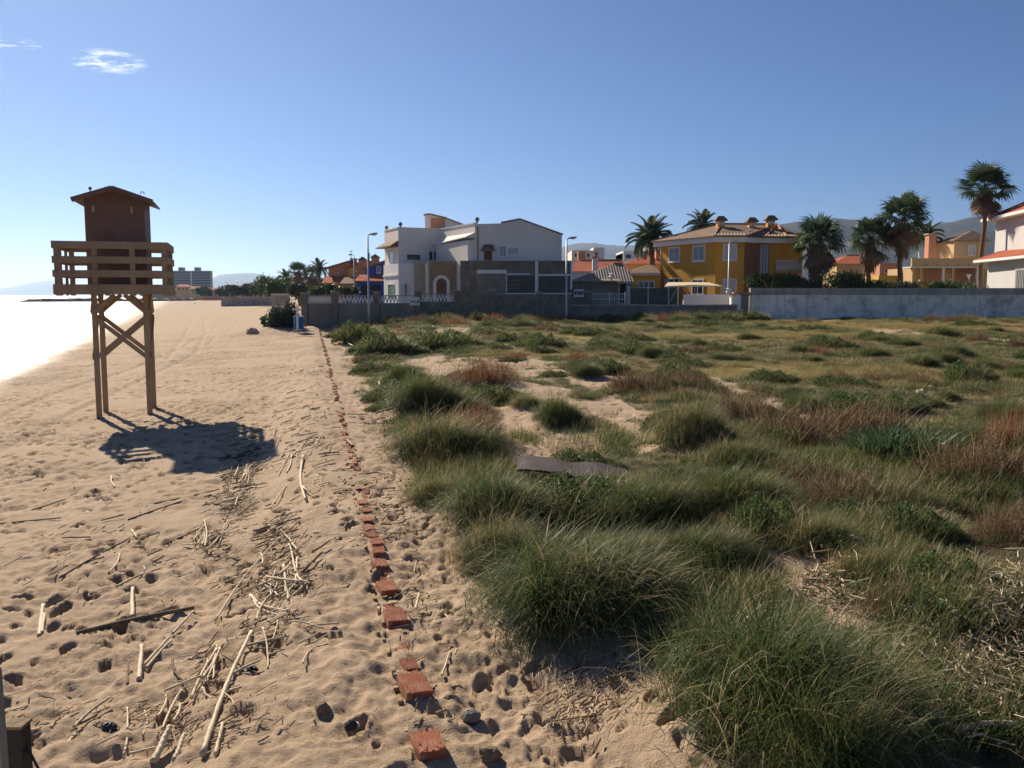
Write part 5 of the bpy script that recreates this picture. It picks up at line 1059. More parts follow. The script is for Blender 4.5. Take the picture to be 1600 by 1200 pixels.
# ------------------------------------------------------------------ palms
def feather(seed, droop, n=34, ln=1.0):
    rn = random.Random(seed); m = MB(); pts = []; x = z = 0.0; a = 0.35
    K = 12
    for i in range(K + 1): pts.append(Vector((x, 0, z))); x += math.cos(a) / K * ln; z += math.sin(a) / K * ln; a -= droop / K * (0.5 + 1.1 * i / K)
    m.tube(pts, [.014 * (1 - .8 * i / K) for i in range(K + 1)], 4)
    for i in range(n):
        t = .12 + .88 * i / (n - 1); f = t * K; k = min(int(f), K - 1); p = pts[k].lerp(pts[k + 1], f - k); d = (pts[k + 1] - pts[k]).normalized()
        L = .3 * math.sin(math.pi * min(1, .18 + .8 * t)) ** .7 * rn.uniform(.85, 1.1)
        for sd in (-1, 1):
            tip = p + d * L * .62 + Vector((0, sd * L * .7, L * .22 - .12 * L * rn.random())); w_ = Vector((.013, 0, .008))
            mid = p.lerp(tip, .5) + Vector((0, 0, .02)); m.add([p - w_, p + w_, mid + w_, tip, mid - w_], [(0, 1, 2, 3, 4)])
    return m.build('frond', MT['frond'], mesh_only=True)
def fan(seed, mat):
    rn = random.Random(seed); m = MB(); m.tube([(0, 0, 0), (.25, 0, .03), (.5, 0, .02)], [.016, .012, .01], 4); c = Vector((.5, 0, .02)); n = 24
    for i in range(n):
        a = (i / (n - 1) - .5) * 3.9; L = .6 * (1 - .25 * abs(a) / 2) * rn.uniform(.85, 1.08); d = Vector((math.cos(a), math.sin(a), .12 - .1 * abs(a))); s = Vector((-math.sin(a), math.cos(a), 0)) * .026
        mid = c + d * L * .6; tip = c + d * L * .9 + Vector((0, 0, -.28 * L * rn.uniform(.6, 1.4))); m.add([c, mid - s, tip, mid + s], [(0, 1, 2, 3)])
    return m.build('frond', MT[mat], mesh_only=True)
FEA = [feather(1, .9), feather(2, 1.5), feather(3, 2.2)]; FAN = [fan(4, 'frond'), fan(5, 'frond')]; DEAD = [fan(6, 'deadfrond'), fan(7, 'deadfrond')]
def palm(label, px, ytop, ytrunk, D, kind, cr, seed, nf=34, skirt=0, zb=1.2, tr=.28, dead=0):
    rn = random.Random(seed); x = X(px, D); zt = Z(ytrunk, D)
    t = thing('palm_tree', label, 'palm tree', (x, D, zb), 'palm trees')
    k = 14; path = [(x + .12 * math.sin(i * .7 + seed), D, zb - .3 + (zt - zb + .3) * i / k) for i in range(k + 1)]
    MB().tube(path, [tr * (1.25 - .35 * i / k) * (1.0 if i % 2 else 1.08) for i in range(k + 1)], 10).build('trunk', MT['trunk'], t, True)
    hub = Vector(path[-1]) - OFF[t]
    def put(me, az, el, s, roll=0, z=0):
        o = mobj('frond', me, t); o.location = hub + Vector((0, 0, z)); o.rotation_euler = Euler((roll, -el, az), 'XYZ'); o.scale = (s, s, s)
    for i in range(nf):
        f = (i + .5) / nf; az = i * 2.39996 + rn.uniform(-.2, .2)
        el = R(80 - 105 * f ** .9) + rn.uniform(-.12, .12); s = cr * rn.uniform(.85, 1.1)
        if kind == 'feather': put(FEA[0 if f < .35 else 1 if f < .75 else 2], az, el - .2, s, rn.uniform(-.3, .3))
        else: put(rn.choice(FAN), az, el, s, rn.uniform(-.5, .5))
    for i in range(dead): put(rn.choice(DEAD), i * 2.4, R(-35 - 45 * rn.random()), cr * rn.uniform(.75, 1.0), rn.uniform(-.4, .4), -.1 - .25 * cr * rn.random())
    if skirt:
        sk = MB(); r0 = tr * 1.2
        for i in range(420):
            a = rn.uniform(0, 6.283); zz_ = -rn.random() * skirt; L = rn.uniform(.5, 1.1); ro = r0 + cr * .22 * rn.random() * (1 - .6 * -zz_ / skirt)
            c0 = Vector((math.cos(a) * ro, math.sin(a) * ro, zz_)) + hub; c1 = c0 + Vector((math.cos(a) * .18, math.sin(a) * .18, -L)); s = Vector((-math.sin(a), math.cos(a), 0)) * .07
            sk.add([c0 - s, c0 + s, c1 + s * .4, c1 - s * .4], [(0, 1, 2, 3)])
        o = bpy.data.objects.new('dead_frond_skirt', sk.build('dead_frond_skirt', MT['deadfrond'], mesh_only=True)); COL.objects.link(o); o.parent = t
    return t
palm('date palm with full round feathery crown standing left of the ochre house', 1017, 325, 378, 104, 'feather', 3.3, 1, 44, tr=.3)
palm('feathery palm crown showing over the ridge of the ochre house', 1096, 335, 356, 125, 'feather', 2.9, 2, 34)
palm('short fan palm with a brown skirt right beside the ochre house', 1276, 335, 378, 90, 'fan', 3.1, 3, 30, 3.4, dead=22, tr=.4)
palm('brown skirted fan palm left of the twin tall palms', 1355, 325, 374, 100, 'fan', 3.0, 4, 28, 3.2, dead=14, tr=.24)
palm('tall fan palm in the middle of the right hand palm group', 1405, 290, 345, 98, 'fan', 3.4, 5, 30, 3.6, dead=12, tr=.24)
palm('slender dark palm behind the tall fan palm', 1443, 345, 372, 128, 'feather', 2.9, 6, 26)
palm('tallest fan palm, shaggy crown above the white villa roof', 1531, 250, 296, 104, 'fan', 3.4, 7, 34, 2.0, dead=10, tr=.22)
palm('left one of the far pair of palms behind the stone wall end', 468, 412, 425, 165, 'fan', 2.3, 8, 26, 4.5, dead=12)
palm('right one of the far pair of palms behind the stone wall end', 500, 412, 422, 175, 'feather', 2.6, 9, 28)
palm('low palm left of the far pair, among dark trees', 447, 425, 436, 200, 'feather', 2.6, 10, 26, dead=0)
palm('half hidden palm between the far pair', 487, 420, 430, 185, 'fan', 2.4, 11, 24, 3.0, dead=8)

# ------------------------------------------------------------------ hedges, bushes and far trees
def bush(name, label, px, ybot, D, wpx, hpx, seed, mat='leaf', n=2600, leaf=.11, cat='bush', group=None, lumps=7, trunk=False, dep=.7):
    g = np.random.default_rng(seed); x = X(px, D); zb = Z(ybot, D) if name != 'shore_bush' else float(hmac(x, D)) - .12; w_ = wpx / F * D; h = hpx / F * D
    t = thing(name, label, cat, (x, D, zb), group); Vs = []; Qs = []; off = 0
    for k in range(lumps):
        lx, ly = g.uniform(-.36, .36) * w_, g.uniform(-.3, .3) * w_ * dep; rz = h * g.uniform(.28, .42); lz = g.uniform(.3, .68) * h if k else .42 * h; rx = w_ * g.uniform(.18, .32)
        if not trunk and k % 2: lz, rz = .18 * h, .24 * h; lx *= 1.15
        m = n // lumps; d = g.normal(size=(m, 3)); d /= np.linalg.norm(d, axis=1)[:, None]; d *= (g.random(m) ** .35)[:, None]
        c = d * np.array([rx, rx * dep, rz]) * (1 + .22 * g.normal(size=(m, 1))) + np.array([lx, ly, lz]); c[:, 2] = np.maximum(c[:, 2], .02)
        a = g.normal(size=(m, 3)); a /= np.linalg.norm(a, axis=1)[:, None]; b = np.cross(a, g.normal(size=(m, 3))); b /= np.linalg.norm(b, axis=1)[:, None]; s = leaf * g.uniform(.5, 1.3, m)[:, None]
        Vs.append(np.stack([c - a * s, c - b * s * .5, c + a * s, c + b * s * .5], 1).reshape(-1, 3)); Qs.append(np.arange(m * 4).reshape(-1, 4) + off); off += m * 4
    mobj('foliage' if not trunk else 'crown', mesh_np('foliage', np.concatenate(Vs), np.concatenate(Qs), MT[mat]), t)
    st = MB(); o = OFF[t]
    for k in range(5): a = k * 1.26 + seed; st.tube([o + Vector((0, 0, -.3)), o + Vector((.12 * w_ * math.cos(a), .1 * w_ * math.sin(a), .35 * h)), o + Vector((.3 * w_ * math.cos(a), .25 * w_ * dep * math.sin(a), .62 * h))], [.05 * h ** .5, .035 * h ** .5, .015], 5)
    st.build('stem' if not trunk else 'trunk', MT['twig'], t); return t
bush('hedge_bush', 'round glossy green bush behind the wall beside the ochre house', 1203, 456, 86, 78, 38, 1, 'leaf', 5000, .13)
bush('hedge_bush', 'dark sprawling bush under the short fan palm', 1265, 456, 86.5, 80, 26, 2, 'leafdull', 4000, .13)
bush('hedge_bush', 'grey green bush right of the short fan palm', 1325, 456, 86, 90, 38, 3, 'leaf', 4500, .13)
bush('hedge_bush', 'low dark hedge below the street lamp behind the whitewashed wall', 1385, 456, 88, 70, 20, 4, 'leafdull', 2400, .13)
bush('hedge_bush', 'small dark hedge before the porch of the beige house', 1492, 456, 100, 90, 20, 5, 'leaf', 3000, .14)
bush('hedge_bush', 'small shrub before the beige house, left', 1420, 456, 92, 36, 16, 6, 'leafdull', 1300, .13)
bush('shore_bush', 'dark drooping bush on the bank at the beach end of the stone wall', 446, 508, 70, 50, 46, 7, 'leafdull', 6000, .11, lumps=12)
bush('shore_bush', 'grey shrub left of the drooping bush on the bank', 424, 509, 74, 34, 22, 8, 'leafdull', 2600, .11)
for i, (px, yb, D, w_, h, lb) in enumerate([(455, 462, 180, 46, 30, 'dark tree under the left far palm'), (495, 462, 190, 44, 26, 'dark tree under the right far palm'), (425, 462, 240, 46, 30, 'dark round tree left of the far palms'), (398, 462, 330, 36, 20, 'dark trees right of the far beach houses'),
        (362, 462, 420, 34, 16, 'small dark tree among the far beach houses'), (440, 462, 210, 40, 22, 'bushy tree below the low palm'), (520, 460, 140, 36, 14, 'dark hedge in front of the salmon terrace house'), (545, 460, 122, 40, 12, 'dark hedge in front of the yellow terrace house'), (318, 462, 520, 26, 13, 'small tree at the foot of the far apartment block'), (380, 463, 300, 40, 17, 'dark tree above the left end of the grey sea wall'), (408, 463, 250, 34, 22, 'dark tree above the right end of the grey sea wall'), (344, 463, 380, 36, 12, 'low dark tree left of the grey sea wall'), (436, 464, 150, 40, 26, 'leafy tree over the pale green garden wall'), (462, 464, 110, 34, 22, 'dark shrubby tree just behind the stone wall end'), (506, 462, 130, 40, 20, 'round dark tree below the salmon terrace house, left')]):
    bush('broadleaf_tree', lb, px, yb, D, w_, h, 20 + i, 'leafdull' if i % 2 else 'leaf', 3000, .0016 * D, 'tree', 'trees at the back of the beach', 8, True)

# ------------------------------------------------------------------ remains of the brick wall
def brick_mesh(seed, broken=False):
    """hollow ceramic brick: ribbed top and sides, six holes at the end, corner knocked off when broken"""
    rn = random.Random(seed); L, Wd, H = .24, .165, .1; m = MB(); n = 12
    prof = [(-Wd / 2, -H)]                                   # cross section in (x, z), ribs on top
    for k in range(n): x0 = -Wd / 2 + Wd * k / n; x1 = x0 + Wd / n * .62; prof += [(x0, 0), (x1, 0), (x1 + .001, -.006), (x0 + Wd / n - .001, -.006)]
    prof += [(Wd / 2, 0), (Wd / 2, -H)]
    ys = [-L / 2, -L * .12, L * .2, L / 2]; q = len(prof); vs_ = []
    for i, y in enumerate(ys):
        for j, (x, z) in enumerate(prof):
            jy = rn.uniform(-.004, .004); cut = 0
            if broken and i in (0, 3) and z > -.05: cut = (.05 if i == 0 else -.03) * (1 + math.sin(j * .6 + seed)) * rn.uniform(.5, 1)
            vs_.append((x + rn.uniform(-.0012, .0012), y + jy + cut, z + rn.uniform(-.001, .001)))
    m.add(vs_, [(i * q + j, i * q + (j + 1) % q, (i + 1) * q + (j + 1) % q, (i + 1) * q + j) for i in range(3) for j in range(q)] + [tuple(range(q))[::-1], tuple(3 * q + j for j in range(q))])
    return m.build('brick', MT['brick'], mesh_only=True)
BR = [brick_mesh(1), brick_mesh(2, True), brick_mesh(3, True), brick_mesh(4)]
wt = thing('brick_wall', 'remains of a red hollow brick wall buried in a long line through the sand', 'wall', (0.7 - .2265 * 5, 5, 0))
def brick(s, du, dz, k, rz=0.0, sc_=(1, 1, 1), tilt=(0, 0)):
    x, y = .7 - .2265 * s + du * LC, s + du * LS; o = mobj('brick', BR[k], wt)
    o.location = Vector((x, y, float(hmac(x, y)) + dz)) - OFF[wt]; o.rotation_euler = (tilt[0], tilt[1], LA + rz); o.scale = sc_
for (px, py, dz, k, rz, s, tl) in [(668, 1178, .10, 1, .12, 1.12, (.05, -.06)), (648, 1092, .13, 0, .18, 1.18, (.1, .05)), (640, 1050, .05, 2, .2, .7, (.2, 0)), (629, 1030, .025, 3, .4, .5, (.2, .2)), (618, 978, .105, 3, .1, 1.05, (.12, .04)), (611, 958, .04, 2, .3, .6, (.1, .2)), (605, 930, .11, 0, .15, 1.05, (.08, 0)), (594, 893, .1, 1, .2, .95, (.06, .05)), (592, 870, .07, 2, 0, .8, (.1, 0)), (589, 858, .09, 3, .1, .8, (.1, 0)), (580, 846, .07, 1, .3, .8, (.1, .05)), (577, 835, .06, 3, .2, .8, (0, .1)), (574, 822, .06, 2, .1, .8, (0, 0)), (571, 806, .055, 1, .2, .85, (.05, 0)), (567, 793, .06, 0, .1, .85, (0, 0))]:
    g = G(px, py + 6); u_ = float(uu(g.x, g.y)); s_ = g.y; brick(s_, u_, dz * .68, k, rz, (s, s, s * (1.1 if dz > .08 else 1)), tl)
rb = random.Random(9); s_ = 12.8
while s_ < 74:
    brick(s_, rb.uniform(-.06, .06), rb.uniform(-.035, .018) + .0006 * s_, rb.randrange(4), rb.uniform(-.12, .12), (rb.uniform(.4, .7), rb.uniform(.8, 1.25), 1), (rb.uniform(-.1, .1), rb.uniform(-.1, .1)))
    s_ += rb.uniform(.2, .36) * (1 if s_ < 40 else 1.3)
s_ = 6.6
while s_ < 13:
    brick(s_, rb.uniform(-.05, .05), rb.uniform(-.02, .012), rb.choice((1, 2)), rb.uniform(-.2, .2), (rb.uniform(.35, .65), rb.uniform(.7, 1.2), 1), (rb.uniform(-.15, .15), rb.uniform(-.15, .15))); s_ += rb.uniform(.22, .5)
# mortar and sand crust along the sea side of the wall
cr = MB(); rb = random.Random(4); s_ = 4.6
while s_ < 14:
    x, y = .7 - .2265 * s_ - .13 * LC + rb.uniform(-.015, .015), s_ - .13 * LS; z = float(hmac(x, y)); L = rb.uniform(.12, .3); w_ = rb.uniform(.02, .035)
    d = Vector((-LS, LC, 0)); a = Vector((x, y, z + rb.uniform(.0, .02))); cr.bar(a, a + d * L + Vector((rb.uniform(-.02, .02), 0, -.01)), w_, .025); s_ += L * rb.uniform(1.2, 3)
cr.build('mortar_edge', MT['brownstone'], wt)

# ------------------------------------------------------------------ washed up canes, sticks, boards and stones
def stick_path(a, b, z0, z1, bend, seed, n=7):
    rn = random.Random(seed); pts = []; d = (b - a); pr = Vector((-d.y, d.x, 0)).normalized()
    for i in range(n):
        t = i / (n - 1); p = a.lerp(b, t) + pr * bend * math.sin(math.pi * t) + pr * rn.uniform(-.004, .004); pts.append(Vector((p.x, p.y, float(hmac(p.x, p.y)) + z0 + (z1 - z0) * t)))
    return pts
def cane(x0, y0, x1, y1, rad, label, mat='cane', bend=0.0, z=(.015, .03), group=None, name='cane', seed=0, branch=False):
    a, b = G(x0, y0), G(x1, y1); pts = stick_path(a, b, z[0], z[1], bend, seed or int(x0 * 7 + y0)); t = thing(name, label, 'stick', tuple(pts[0]), group)
    n = 3 * (len(pts) - 1) + 1; path, rads = [], []
    for i in range(n):
        f = i / 3; k = min(int(f), len(pts) - 2); path.append(pts[k].lerp(pts[k + 1], f - k)); rads.append(rad * (1 - .25 * i / n) * (1.18 if i % 3 == 0 and mat == 'cane' else 1.0))
    MB().tube(path, rads, 7).build('stem', MT[mat], t, True)
    if branch:
        p = pts[4]; d = (pts[-1] - pts[0]); q = Vector((-d.y, d.x, 0)).normalized()
        MB().tube([p, p + d * .12 + q * .06 + Vector((0, 0, .02)), p + d * .2 + q * .14 + Vector((0, 0, .03))], [rad * .6, rad * .5, rad * .3], 6).build('side_branch', MT[mat], t, True)
CN = [
 (316,1199,394,1008,.019,'longest thick pale cane slanting up from the bottom edge','cane',.03,(.03,.06)),
 (338,1199,349,1150,.014,'short cane lying right of the longest thick cane','cane',0,(.02,.03)),
 (241,1199,266,1160,.024,'thick pale stump of cane at the bottom edge, left of the longest cane','cane',0,(.02,.09)),
 (273,1199,289,1168,.017,'slim pale cane beside the thick stump at the bottom edge','cane',0,(.02,.06)),
 (217,1067,222,1014,.02,'pale thick cane lying straight beside two crossed dark sticks','cane',0,(.02,.03)),
 (199,1074,201,1038,.012,'brownish cane left of the pale thick one','darkwood',0,(.02,.03)),
 (225,1044,264,1006,.014,'split cane slanting right of the pale thick cane','cane',.0,(.02,.05)),
 (229,1047,268,1009,.011,'thin twin of the split slanting cane','cane',.01,(.015,.04)),
 (269,996,303,964,.012,'straight cane continuing the slanting split cane uphill','cane',.0,(.03,.05)),
 (300,1100,339,1032,.013,'grey cane leaning beside a fan of pale straws','cane',.02,(.02,.06)),
 (378,1030,450,1017,.012,'straight white cane crossing behind the longest thick cane','cane',0,(.05,.03)),
 (106,1166,128,1142,.012,'lone pale cane near the left bottom corner','cane',.01,(.01,.02)),
 (207,966,207,925,.022,'pale upright looking cane stub left of the dark branch','cane',0,(.01,.04)),
 (62,996,67,950,.022,'pale cane stub near the left edge','cane',0,(.01,.03)),
 (66,992,70,965,.015,'thin cane leaning on the stub near the left edge','cane',0,(.02,.04)),
 (119,990,304,954,.026,'thick dark fallen branch half sunk in the sand','darkwood',.05,(.0,.02)),
 (182,918,252,890,.013,'crooked pale twig with a fork on clean sand','cane',.05,(.01,.02)),
 (170,896,187,868,.012,'small curved pale stick on clean sand','cane',-.03,(.01,.02)),
 (94,902,203,842,.013,'long dark stick lying slantwise on the left','darkwood',.03,(.0,.01)),
 (200,812,285,784,.012,'dark stick in the middle of the trampled sand','darkwood',.02,(.0,.012)),
 (241,787,343,766,.012,'dark stick leading to the heaped canes','darkwood',-.02,(.0,.015)),
 (0,818,95,810,.012,'dark stick at the left edge of the trampled sand','darkwood',.0,(.0,.01)),
 (50,797,102,781,.011,'short dark stick above the one at the left edge','darkwood',.0,(.0,.01)),
 (255,852,312,828,.010,'thin brown stick on the smooth patch','darkwood',.0,(.01,.01)),
 (395,837,470,826,.013,'dark cane pointing to the brick line','darkwood',.0,(.02,.02)),
 (336,978,437,857,.009,'very long thin cane curving across the litter','cane',.06,(.03,.05)),
 (474,725,478,798,.022,'bleached bent branch with knots beside the brick line','cane',-.06,(.02,.03)),
 (392,941,451,976,.016,'curved pale cane like a rib at the end of the litter','cane',-.06,(.02,.03)),
 (397,950,442,981,.012,'second curved cane under the rib shaped one','cane',-.05,(.02,.02)),
 (443,901,451,959,.014,'straight pale cane standing out of the dark litter','cane',0,(.03,.04)),
 (465,893,462,938,.011,'thin pale cane right of the straight one in the dark litter','cane',0,(.03,.04)),
 (452,932,504,888,.017,'dark log end across the litter near the bricks','darkwood',.0,(.02,.04)),
 (175,745,180,763,.013,'tiny bent stick below the tower shadow','cane',-.03,(.01,.02)),
 (206,829,214,843,.012,'short prong of a forked stick on the smooth sand','cane',0,(.01,.03)),
 (211,842,229,833,.011,'long prong of a forked stick on the smooth sand','cane',.0,(.01,.02)),
 (592,604,609,644,.024,'pale cane standing slantwise by the grass at the path','cane',.0,(.1,.1)),
 (530,538,553,544,.05,'white pole lying on the green mat far along the path','cane',.0,(.12,.12)),
 (669,959,705,984,.010,'curved straw on the path by the bricks','cane',.03,(.01,.02)),
 (690,1066,703,1031,.009,'broken straw beside a footprint right of the bricks','cane',0,(.01,.02)),
 (650,962,655,938,.013,'short pale chip of cane right of the bricks','cane',0,(.01,.02)),
 (1525,948,1553,986,.0,'pale flat board lying in the dry weeds at the right','rawwood',0,(.05,.05)),
 (1562,830,1590,852,.02,'pale cane in the weeds at the right edge','cane',0,(.12,.12)),
 (1478,1048,1494,1066,.0,'small flat chip of wood in the straw litter at the right','rawwood',0,(.06,.06)),
 (1375,868,1470,872,.0,'upper of two rusty planks in the weeds','rust',0,(.12,.1)),
 (1385,884,1462,887,.0,'lower of two rusty planks in the weeds','rust',0,(.1,.08)),
 (1494,1187,1588,1166,.02,'pale branch at the bottom right corner','cane',.04,(.12,.12)),
 (1532,905,1546,940,.03,'grey post stub standing behind the pale flat board','cane',0,(.05,.12)),
]
for c in CN:
    if c[4] > 0: cane(*c[:6], mat=c[6], bend=c[7], z=c[8], branch='fork on' in c[5] or 'knots' in c[5])
    else:
        a, b = G(c[0], c[1]), G(c[2], c[3]); a.z = float(hmac(a.x, a.y)) + c[8][0]; b.z = float(hmac(b.x, b.y)) + c[8][1]
        t = thing('plank', c[5], 'plank', tuple(a)); w_ = .075 if c[6] == 'rawwood' else .09; p = MB().bar(a, b, w_, .02).build('board', MT[c[6]], t); MB().bar(a.lerp(b, .02) + Vector((0, 0, .012)), a.lerp(b, .05) + Vector((0, 0, .012)), w_ * .8, .004).build('split_end', MT['darkwood'], t)
HEAP = [(378, 745, 24, 48, 18, 'one of the pale canes in the slanting heap below the tower shadow', 72, 14), (330, 845, 26, 18, 9, 'one of the pale canes in the small pile on the smooth sand', 55, 25), (450, 915, 45, 50, 22, 'one of the pale canes tangled in the dark litter near the bricks', 60, 40),
        (330, 1055, 10, 22, 8, 'one of the straws fanned out beside the grey leaning cane', 72, 10), (430, 1040, 60, 45, 14, 'one of the broken canes right of the longest cane', 40, 50), (250, 1120, 110, 55, 18, 'one of the short canes strewn over the bottom left sand', 45, 40), (475, 730, 40, 40, 12, 'one of the small canes drifted between the tower shadow and bricks', 50, 35), (1500, 1060, 70, 60, 16, 'one of the pale reed pieces in the straw at the bottom right', 120, 60)]
rh = random.Random(12)
for (px, py, rx, ry, n_, lb, an, sd_) in HEAP:
    for k in range(n_):
        x, y = px + rh.gauss(0, .55) * rx, min(1180, py + rh.gauss(0, .55) * ry); a_ = R(an + rh.gauss(0, sd_)); L = rh.uniform(16, 62) * (y / 1000); dx, dy = math.cos(a_) * L / 2, -math.sin(a_) * L / 2
        x -= 0 if py == 1060 else (y - py) * .55
        h0 = rh.uniform(.01, .06) + (.05 if px > 1200 else 0)
        cane(x - dx, min(1197, y - dy), x + dx, min(1197, y + dy), rh.uniform(.006, .012), lb, 'cane' if rh.random() < .8 else 'darkwood', rh.uniform(-.03, .03), (h0, rh.uniform(.01, .08) + (.05 if px > 1200 else 0)), lb.replace('one of the ', ''))
# dark broken panel among the tussocks
a, b = P(808, 716, 13.7), P(990, 748, 13.0)
t = thing('broken_board', 'warped dark plywood board with torn pale edges lying on the tussocks', 'board', ((a.x + b.x) / 2, 13.3, a.z)); n_ = 14; rb = random.Random(2); up = []; lo = []
pts = [(808, 716), (880, 718), (905, 726), (990, 748)]
def zz_(x): return np.interp(x, [p[0] for p in pts], [p[1] for p in pts])
gz = float(hmac(a.x, 13.4)); V_ = []; 
for k in range(n_ + 1):
    px = 808 + 182 * k / n_; x = X(px, 13.3); wv = .03 * math.sin(k * .8); z = .40 - .012 * k + wv + max(0, .05 - abs(k - 5) * .02)
    V_ += [(x - .03 * k / n_, 13.72 + rb.uniform(-.03, .03), gz + z + .03), (x, 13.02 + rb.uniform(-.06, .06), gz + z - .05), (x, 13.02 + rb.uniform(-.02, .05), gz + z - .085), (x - .03 * k / n_, 13.72, gz + z - .005)]
m = MB(); m.add(V_, [(4*k, 4*k+1, 4*k+5, 4*k+4) for k in range(n_)] + [(4*k+3, 4*k+7, 4*k+6, 4*k+2) for k in range(n_)] + [(4*k, 4*k+4, 4*k+7, 4*k+3) for k in range(n_)] + [(0, 3, 2, 1), (4*n_, 4*n_+1, 4*n_+2, 4*n_+3)]); m.build('panel', MT['board'], t)
e = MB(); [e.add([Vector(V_[4*k+1]) + Vector((0, -.004, -.003)), Vector(V_[4*k+5]) + Vector((0, -.004, -.003)), Vector(V_[4*k+6]) + Vector((0, -.03, 0)), Vector(V_[4*k+2]) + Vector((0, -.03, 0))], [(0, 3, 2, 1)]) for k in (4, 5, 9, 10, 11, 12, 13)]; e.build('torn_edge', MT['rawwood'], t)
cane(704, 716, 742, 719, .03, 'grey pole end poking out of the grass left of the dark board', 'cane', 0, (.3, .3))
# stones and lumps
def stone(px, py, s, label, mat='rock', seed=1):
    rn = random.Random(seed * 31 + px); g = G(px, py); z = float(hmac(g.x, g.y)); m = MB(); n_ = 8; vs_ = []
    for (r, h) in ((.8, -.3), (1, .15), (.75, .6), (.3, .8)): vs_ += [(g.x + s * r * math.cos(6.283 * k / n_) * rn.uniform(.75, 1.15), g.y + s * .8 * r * math.sin(6.283 * k / n_) * rn.uniform(.75, 1.15), z + s * h * rn.uniform(.85, 1.15)) for k in range(n_)]
    m.add(vs_, [(i*n_+k, i*n_+(k+1)%n_, (i+1)*n_+(k+1)%n_, (i+1)*n_+k) for i in range(3) for k in range(n_)] + [tuple(3*n_+k for k in range(n_))]); o = m.build('stone', MT[mat]); tag(o, label, 'stone')
stone(737, 1128, .075, 'grey angular stone on the clean sand right of the bricks'); stone(764, 1187, .08, 'dark block of stone at the bottom edge right of the bricks', 'darkwood'); stone(505, 1140, .06, 'dark lump on the sand left of the ribbed brick', 'darkwood'); stone(549, 1167, .05, 'small black stone with a white shell beside it', 'darkmetal'); stone(557, 1164, .028, 'white shell beside the small black stone', 'trim')
stone(172, 1140, .06, 'small black scrap of rubbish near the bottom left', 'darkmetal'); stone(395, 1062, .05, 'dark clod beside the longest cane', 'darkmetal'); stone(1455, 610, .12, 'white scrap of rubbish in the yellow meadow', 'trim'); stone(1440, 617, .2, 'pale rubble in the yellow meadow', 'palestone'); stone(1210, 498, .3, 'rubble lump at the foot of the whitewashed wall', 'palestone'); stone(1575, 538, .3, 'pale rubble on the bare patch at the far right', 'palestone'); stone(304, 475, .35, 'dark object lying alone on the far beach', 'darkmetal'); stone(395, 528, .5, 'pale sand crusted block on the beach before the shower', 'palestone')
cane(440, 519, 474, 514, .1, 'weathered beam lying before the beach shower', 'darkwood', 0, (.05, .1), name='beam')
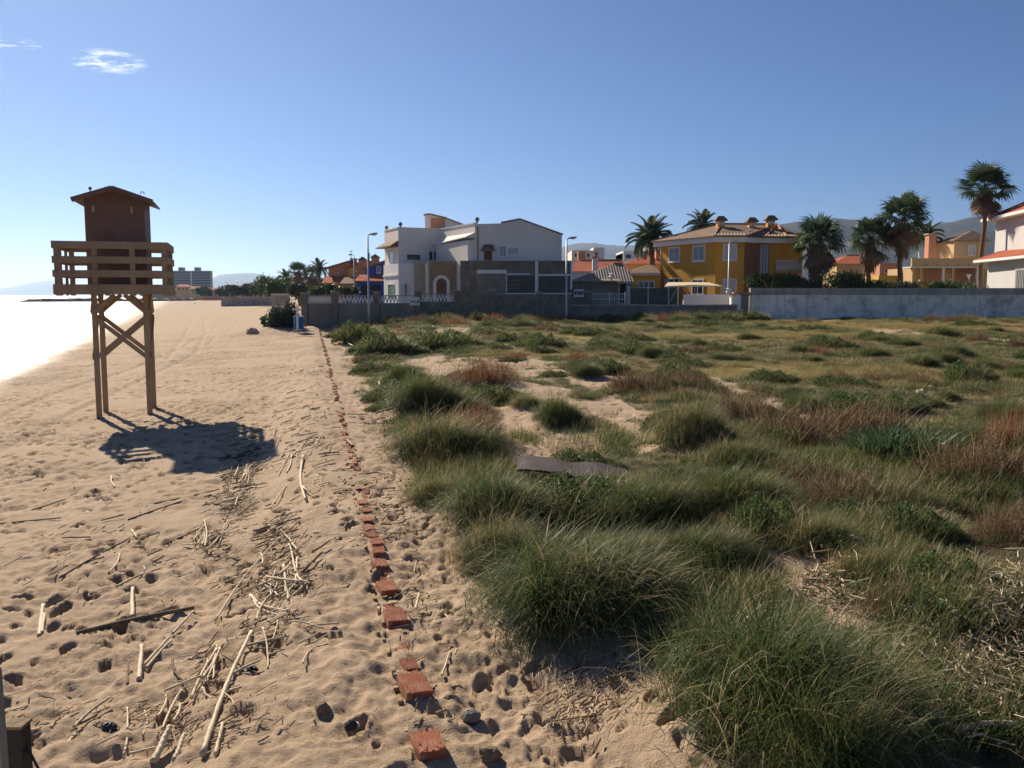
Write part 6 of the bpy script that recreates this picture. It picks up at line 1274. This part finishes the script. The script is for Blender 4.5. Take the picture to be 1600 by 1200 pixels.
# reed litter: countless bits of cane and straw in heaps
def litter():
    g = np.random.default_rng(77); heaps = [(380, 735, 34, 60, 420), (365, 790, 40, 22, 320), (335, 850, 34, 22, 200), (440, 845, 40, 40, 240), (450, 930, 55, 50, 620), (420, 1000, 70, 35, 260), (325, 1060, 26, 40, 130), (300, 1130, 140, 60, 420), (480, 690, 60, 50, 130), (500, 600, 35, 60, 90), (440, 640, 60, 40, 50), (150, 860, 160, 90, 160), (90, 1120, 110, 70, 160), (520, 770, 40, 60, 120), (620, 640, 40, 40, 240), (610, 800, 60, 110, 420), (650, 960, 40, 70, 160), (680, 1100, 60, 90, 90), (900, 1110, 70, 70, 420), (960, 1070, 60, 50, 300),
          (1500, 1060, 110, 90, 2300), (1570, 960, 60, 60, 900), (1440, 1130, 90, 70, 700), (1290, 940, 60, 30, 200), (460, 575, 30, 40, 50), (350, 905, 120, 60, 120)]
    a_, b_, w_, mi = [], [], [], []
    for (px, py, rx, ry, n) in heaps:
        right = px > 1250
        for _ in range(int(n * (1 if right else .5))):
            x, y = px + g.normal() * rx * .5, min(1199, py + g.normal() * ry * .5); p = G(x, max(y, 480)); sc_ = min(1.6, max(.6, p.y / 11)); an = g.normal(.9, .5) if not right else g.uniform(0, 3.14)
            L = g.gamma(1.6, .07) * sc_; d = Vector((math.cos(an), math.sin(an), 0)) * L / 2; z = float(hbase(p.x, p.y)); a_.append((p.x, p.y, an, L)); w_.append(g.uniform(.003, .011) * sc_ * (1.3 if right else 1)); mi.append(0 if g.random() < .6 else 1)
    A = np.array(a_); W_ = np.array(w_); dx, dy = np.cos(A[:, 2]) * A[:, 3] / 2, np.sin(A[:, 2]) * A[:, 3] / 2; qx, qy = -np.sin(A[:, 2]) * W_, np.cos(A[:, 2]) * W_
    z0 = hmac(A[:, 0] - dx, A[:, 1] - dy) + g.uniform(0, .035, len(A)) + .004; z1 = hmac(A[:, 0] + dx, A[:, 1] + dy) + g.uniform(0, .05, len(A)) + .004
    rt = (A[:, 0] > 2.0) * g.uniform(.02, .16, len(A)); z0 = z0 + rt; z1 = z1 + rt + (A[:, 0] > 2.0) * g.uniform(-.03, .03, len(A))
    V = []
    for (sx, zb) in ((-1, z0), (1, z1)):
        cx, cy = A[:, 0] + sx * dx, A[:, 1] + sx * dy; V += [np.stack([cx - qx, cy - qy, zb], -1), np.stack([cx + qx, cy + qy, zb], -1), np.stack([cx, cy, zb + W_ * 1.5], -1)]
    V = np.stack(V, 1).reshape(-1, 3); n = len(A); q = np.array([[0, 1, 4, 3], [1, 2, 5, 4], [2, 0, 3, 5]]); Q = (np.arange(n)[:, None, None] * 6 + q[None]).reshape(-1, 4)
    me = mesh_np('reed_litter', V, Q); me.materials.append(MT['cane']); me.materials.append(MT['darkwood']); me.polygons.foreach_set('material_index', np.repeat(np.array(mi, np.int32), 3))
    tag(mobj('reed_litter', me), 'heaps of broken reed and straw washed up on the sand', 'litter', kind='stuff')
litter()

# ------------------------------------------------------------------ the air
def build_haze():
    me = MB().box(-16000, 16000, -300, 19500, -30, 520)
    t = NT('pale_haze'); v = t.n('ShaderNodeVolumePrincipled', {'Color': (0.5, 0.7, 1.0, 1), 'Density': HAZE, 'Anisotropy': 0.55})
    t.t.links.new(v.outputs[0], t.out.inputs['Volume'])
    tag(me.build('haze', t.m), 'thin blue sea haze over the whole coast', 'haze', kind='stuff')
HAZE = 0.00006
build_haze()
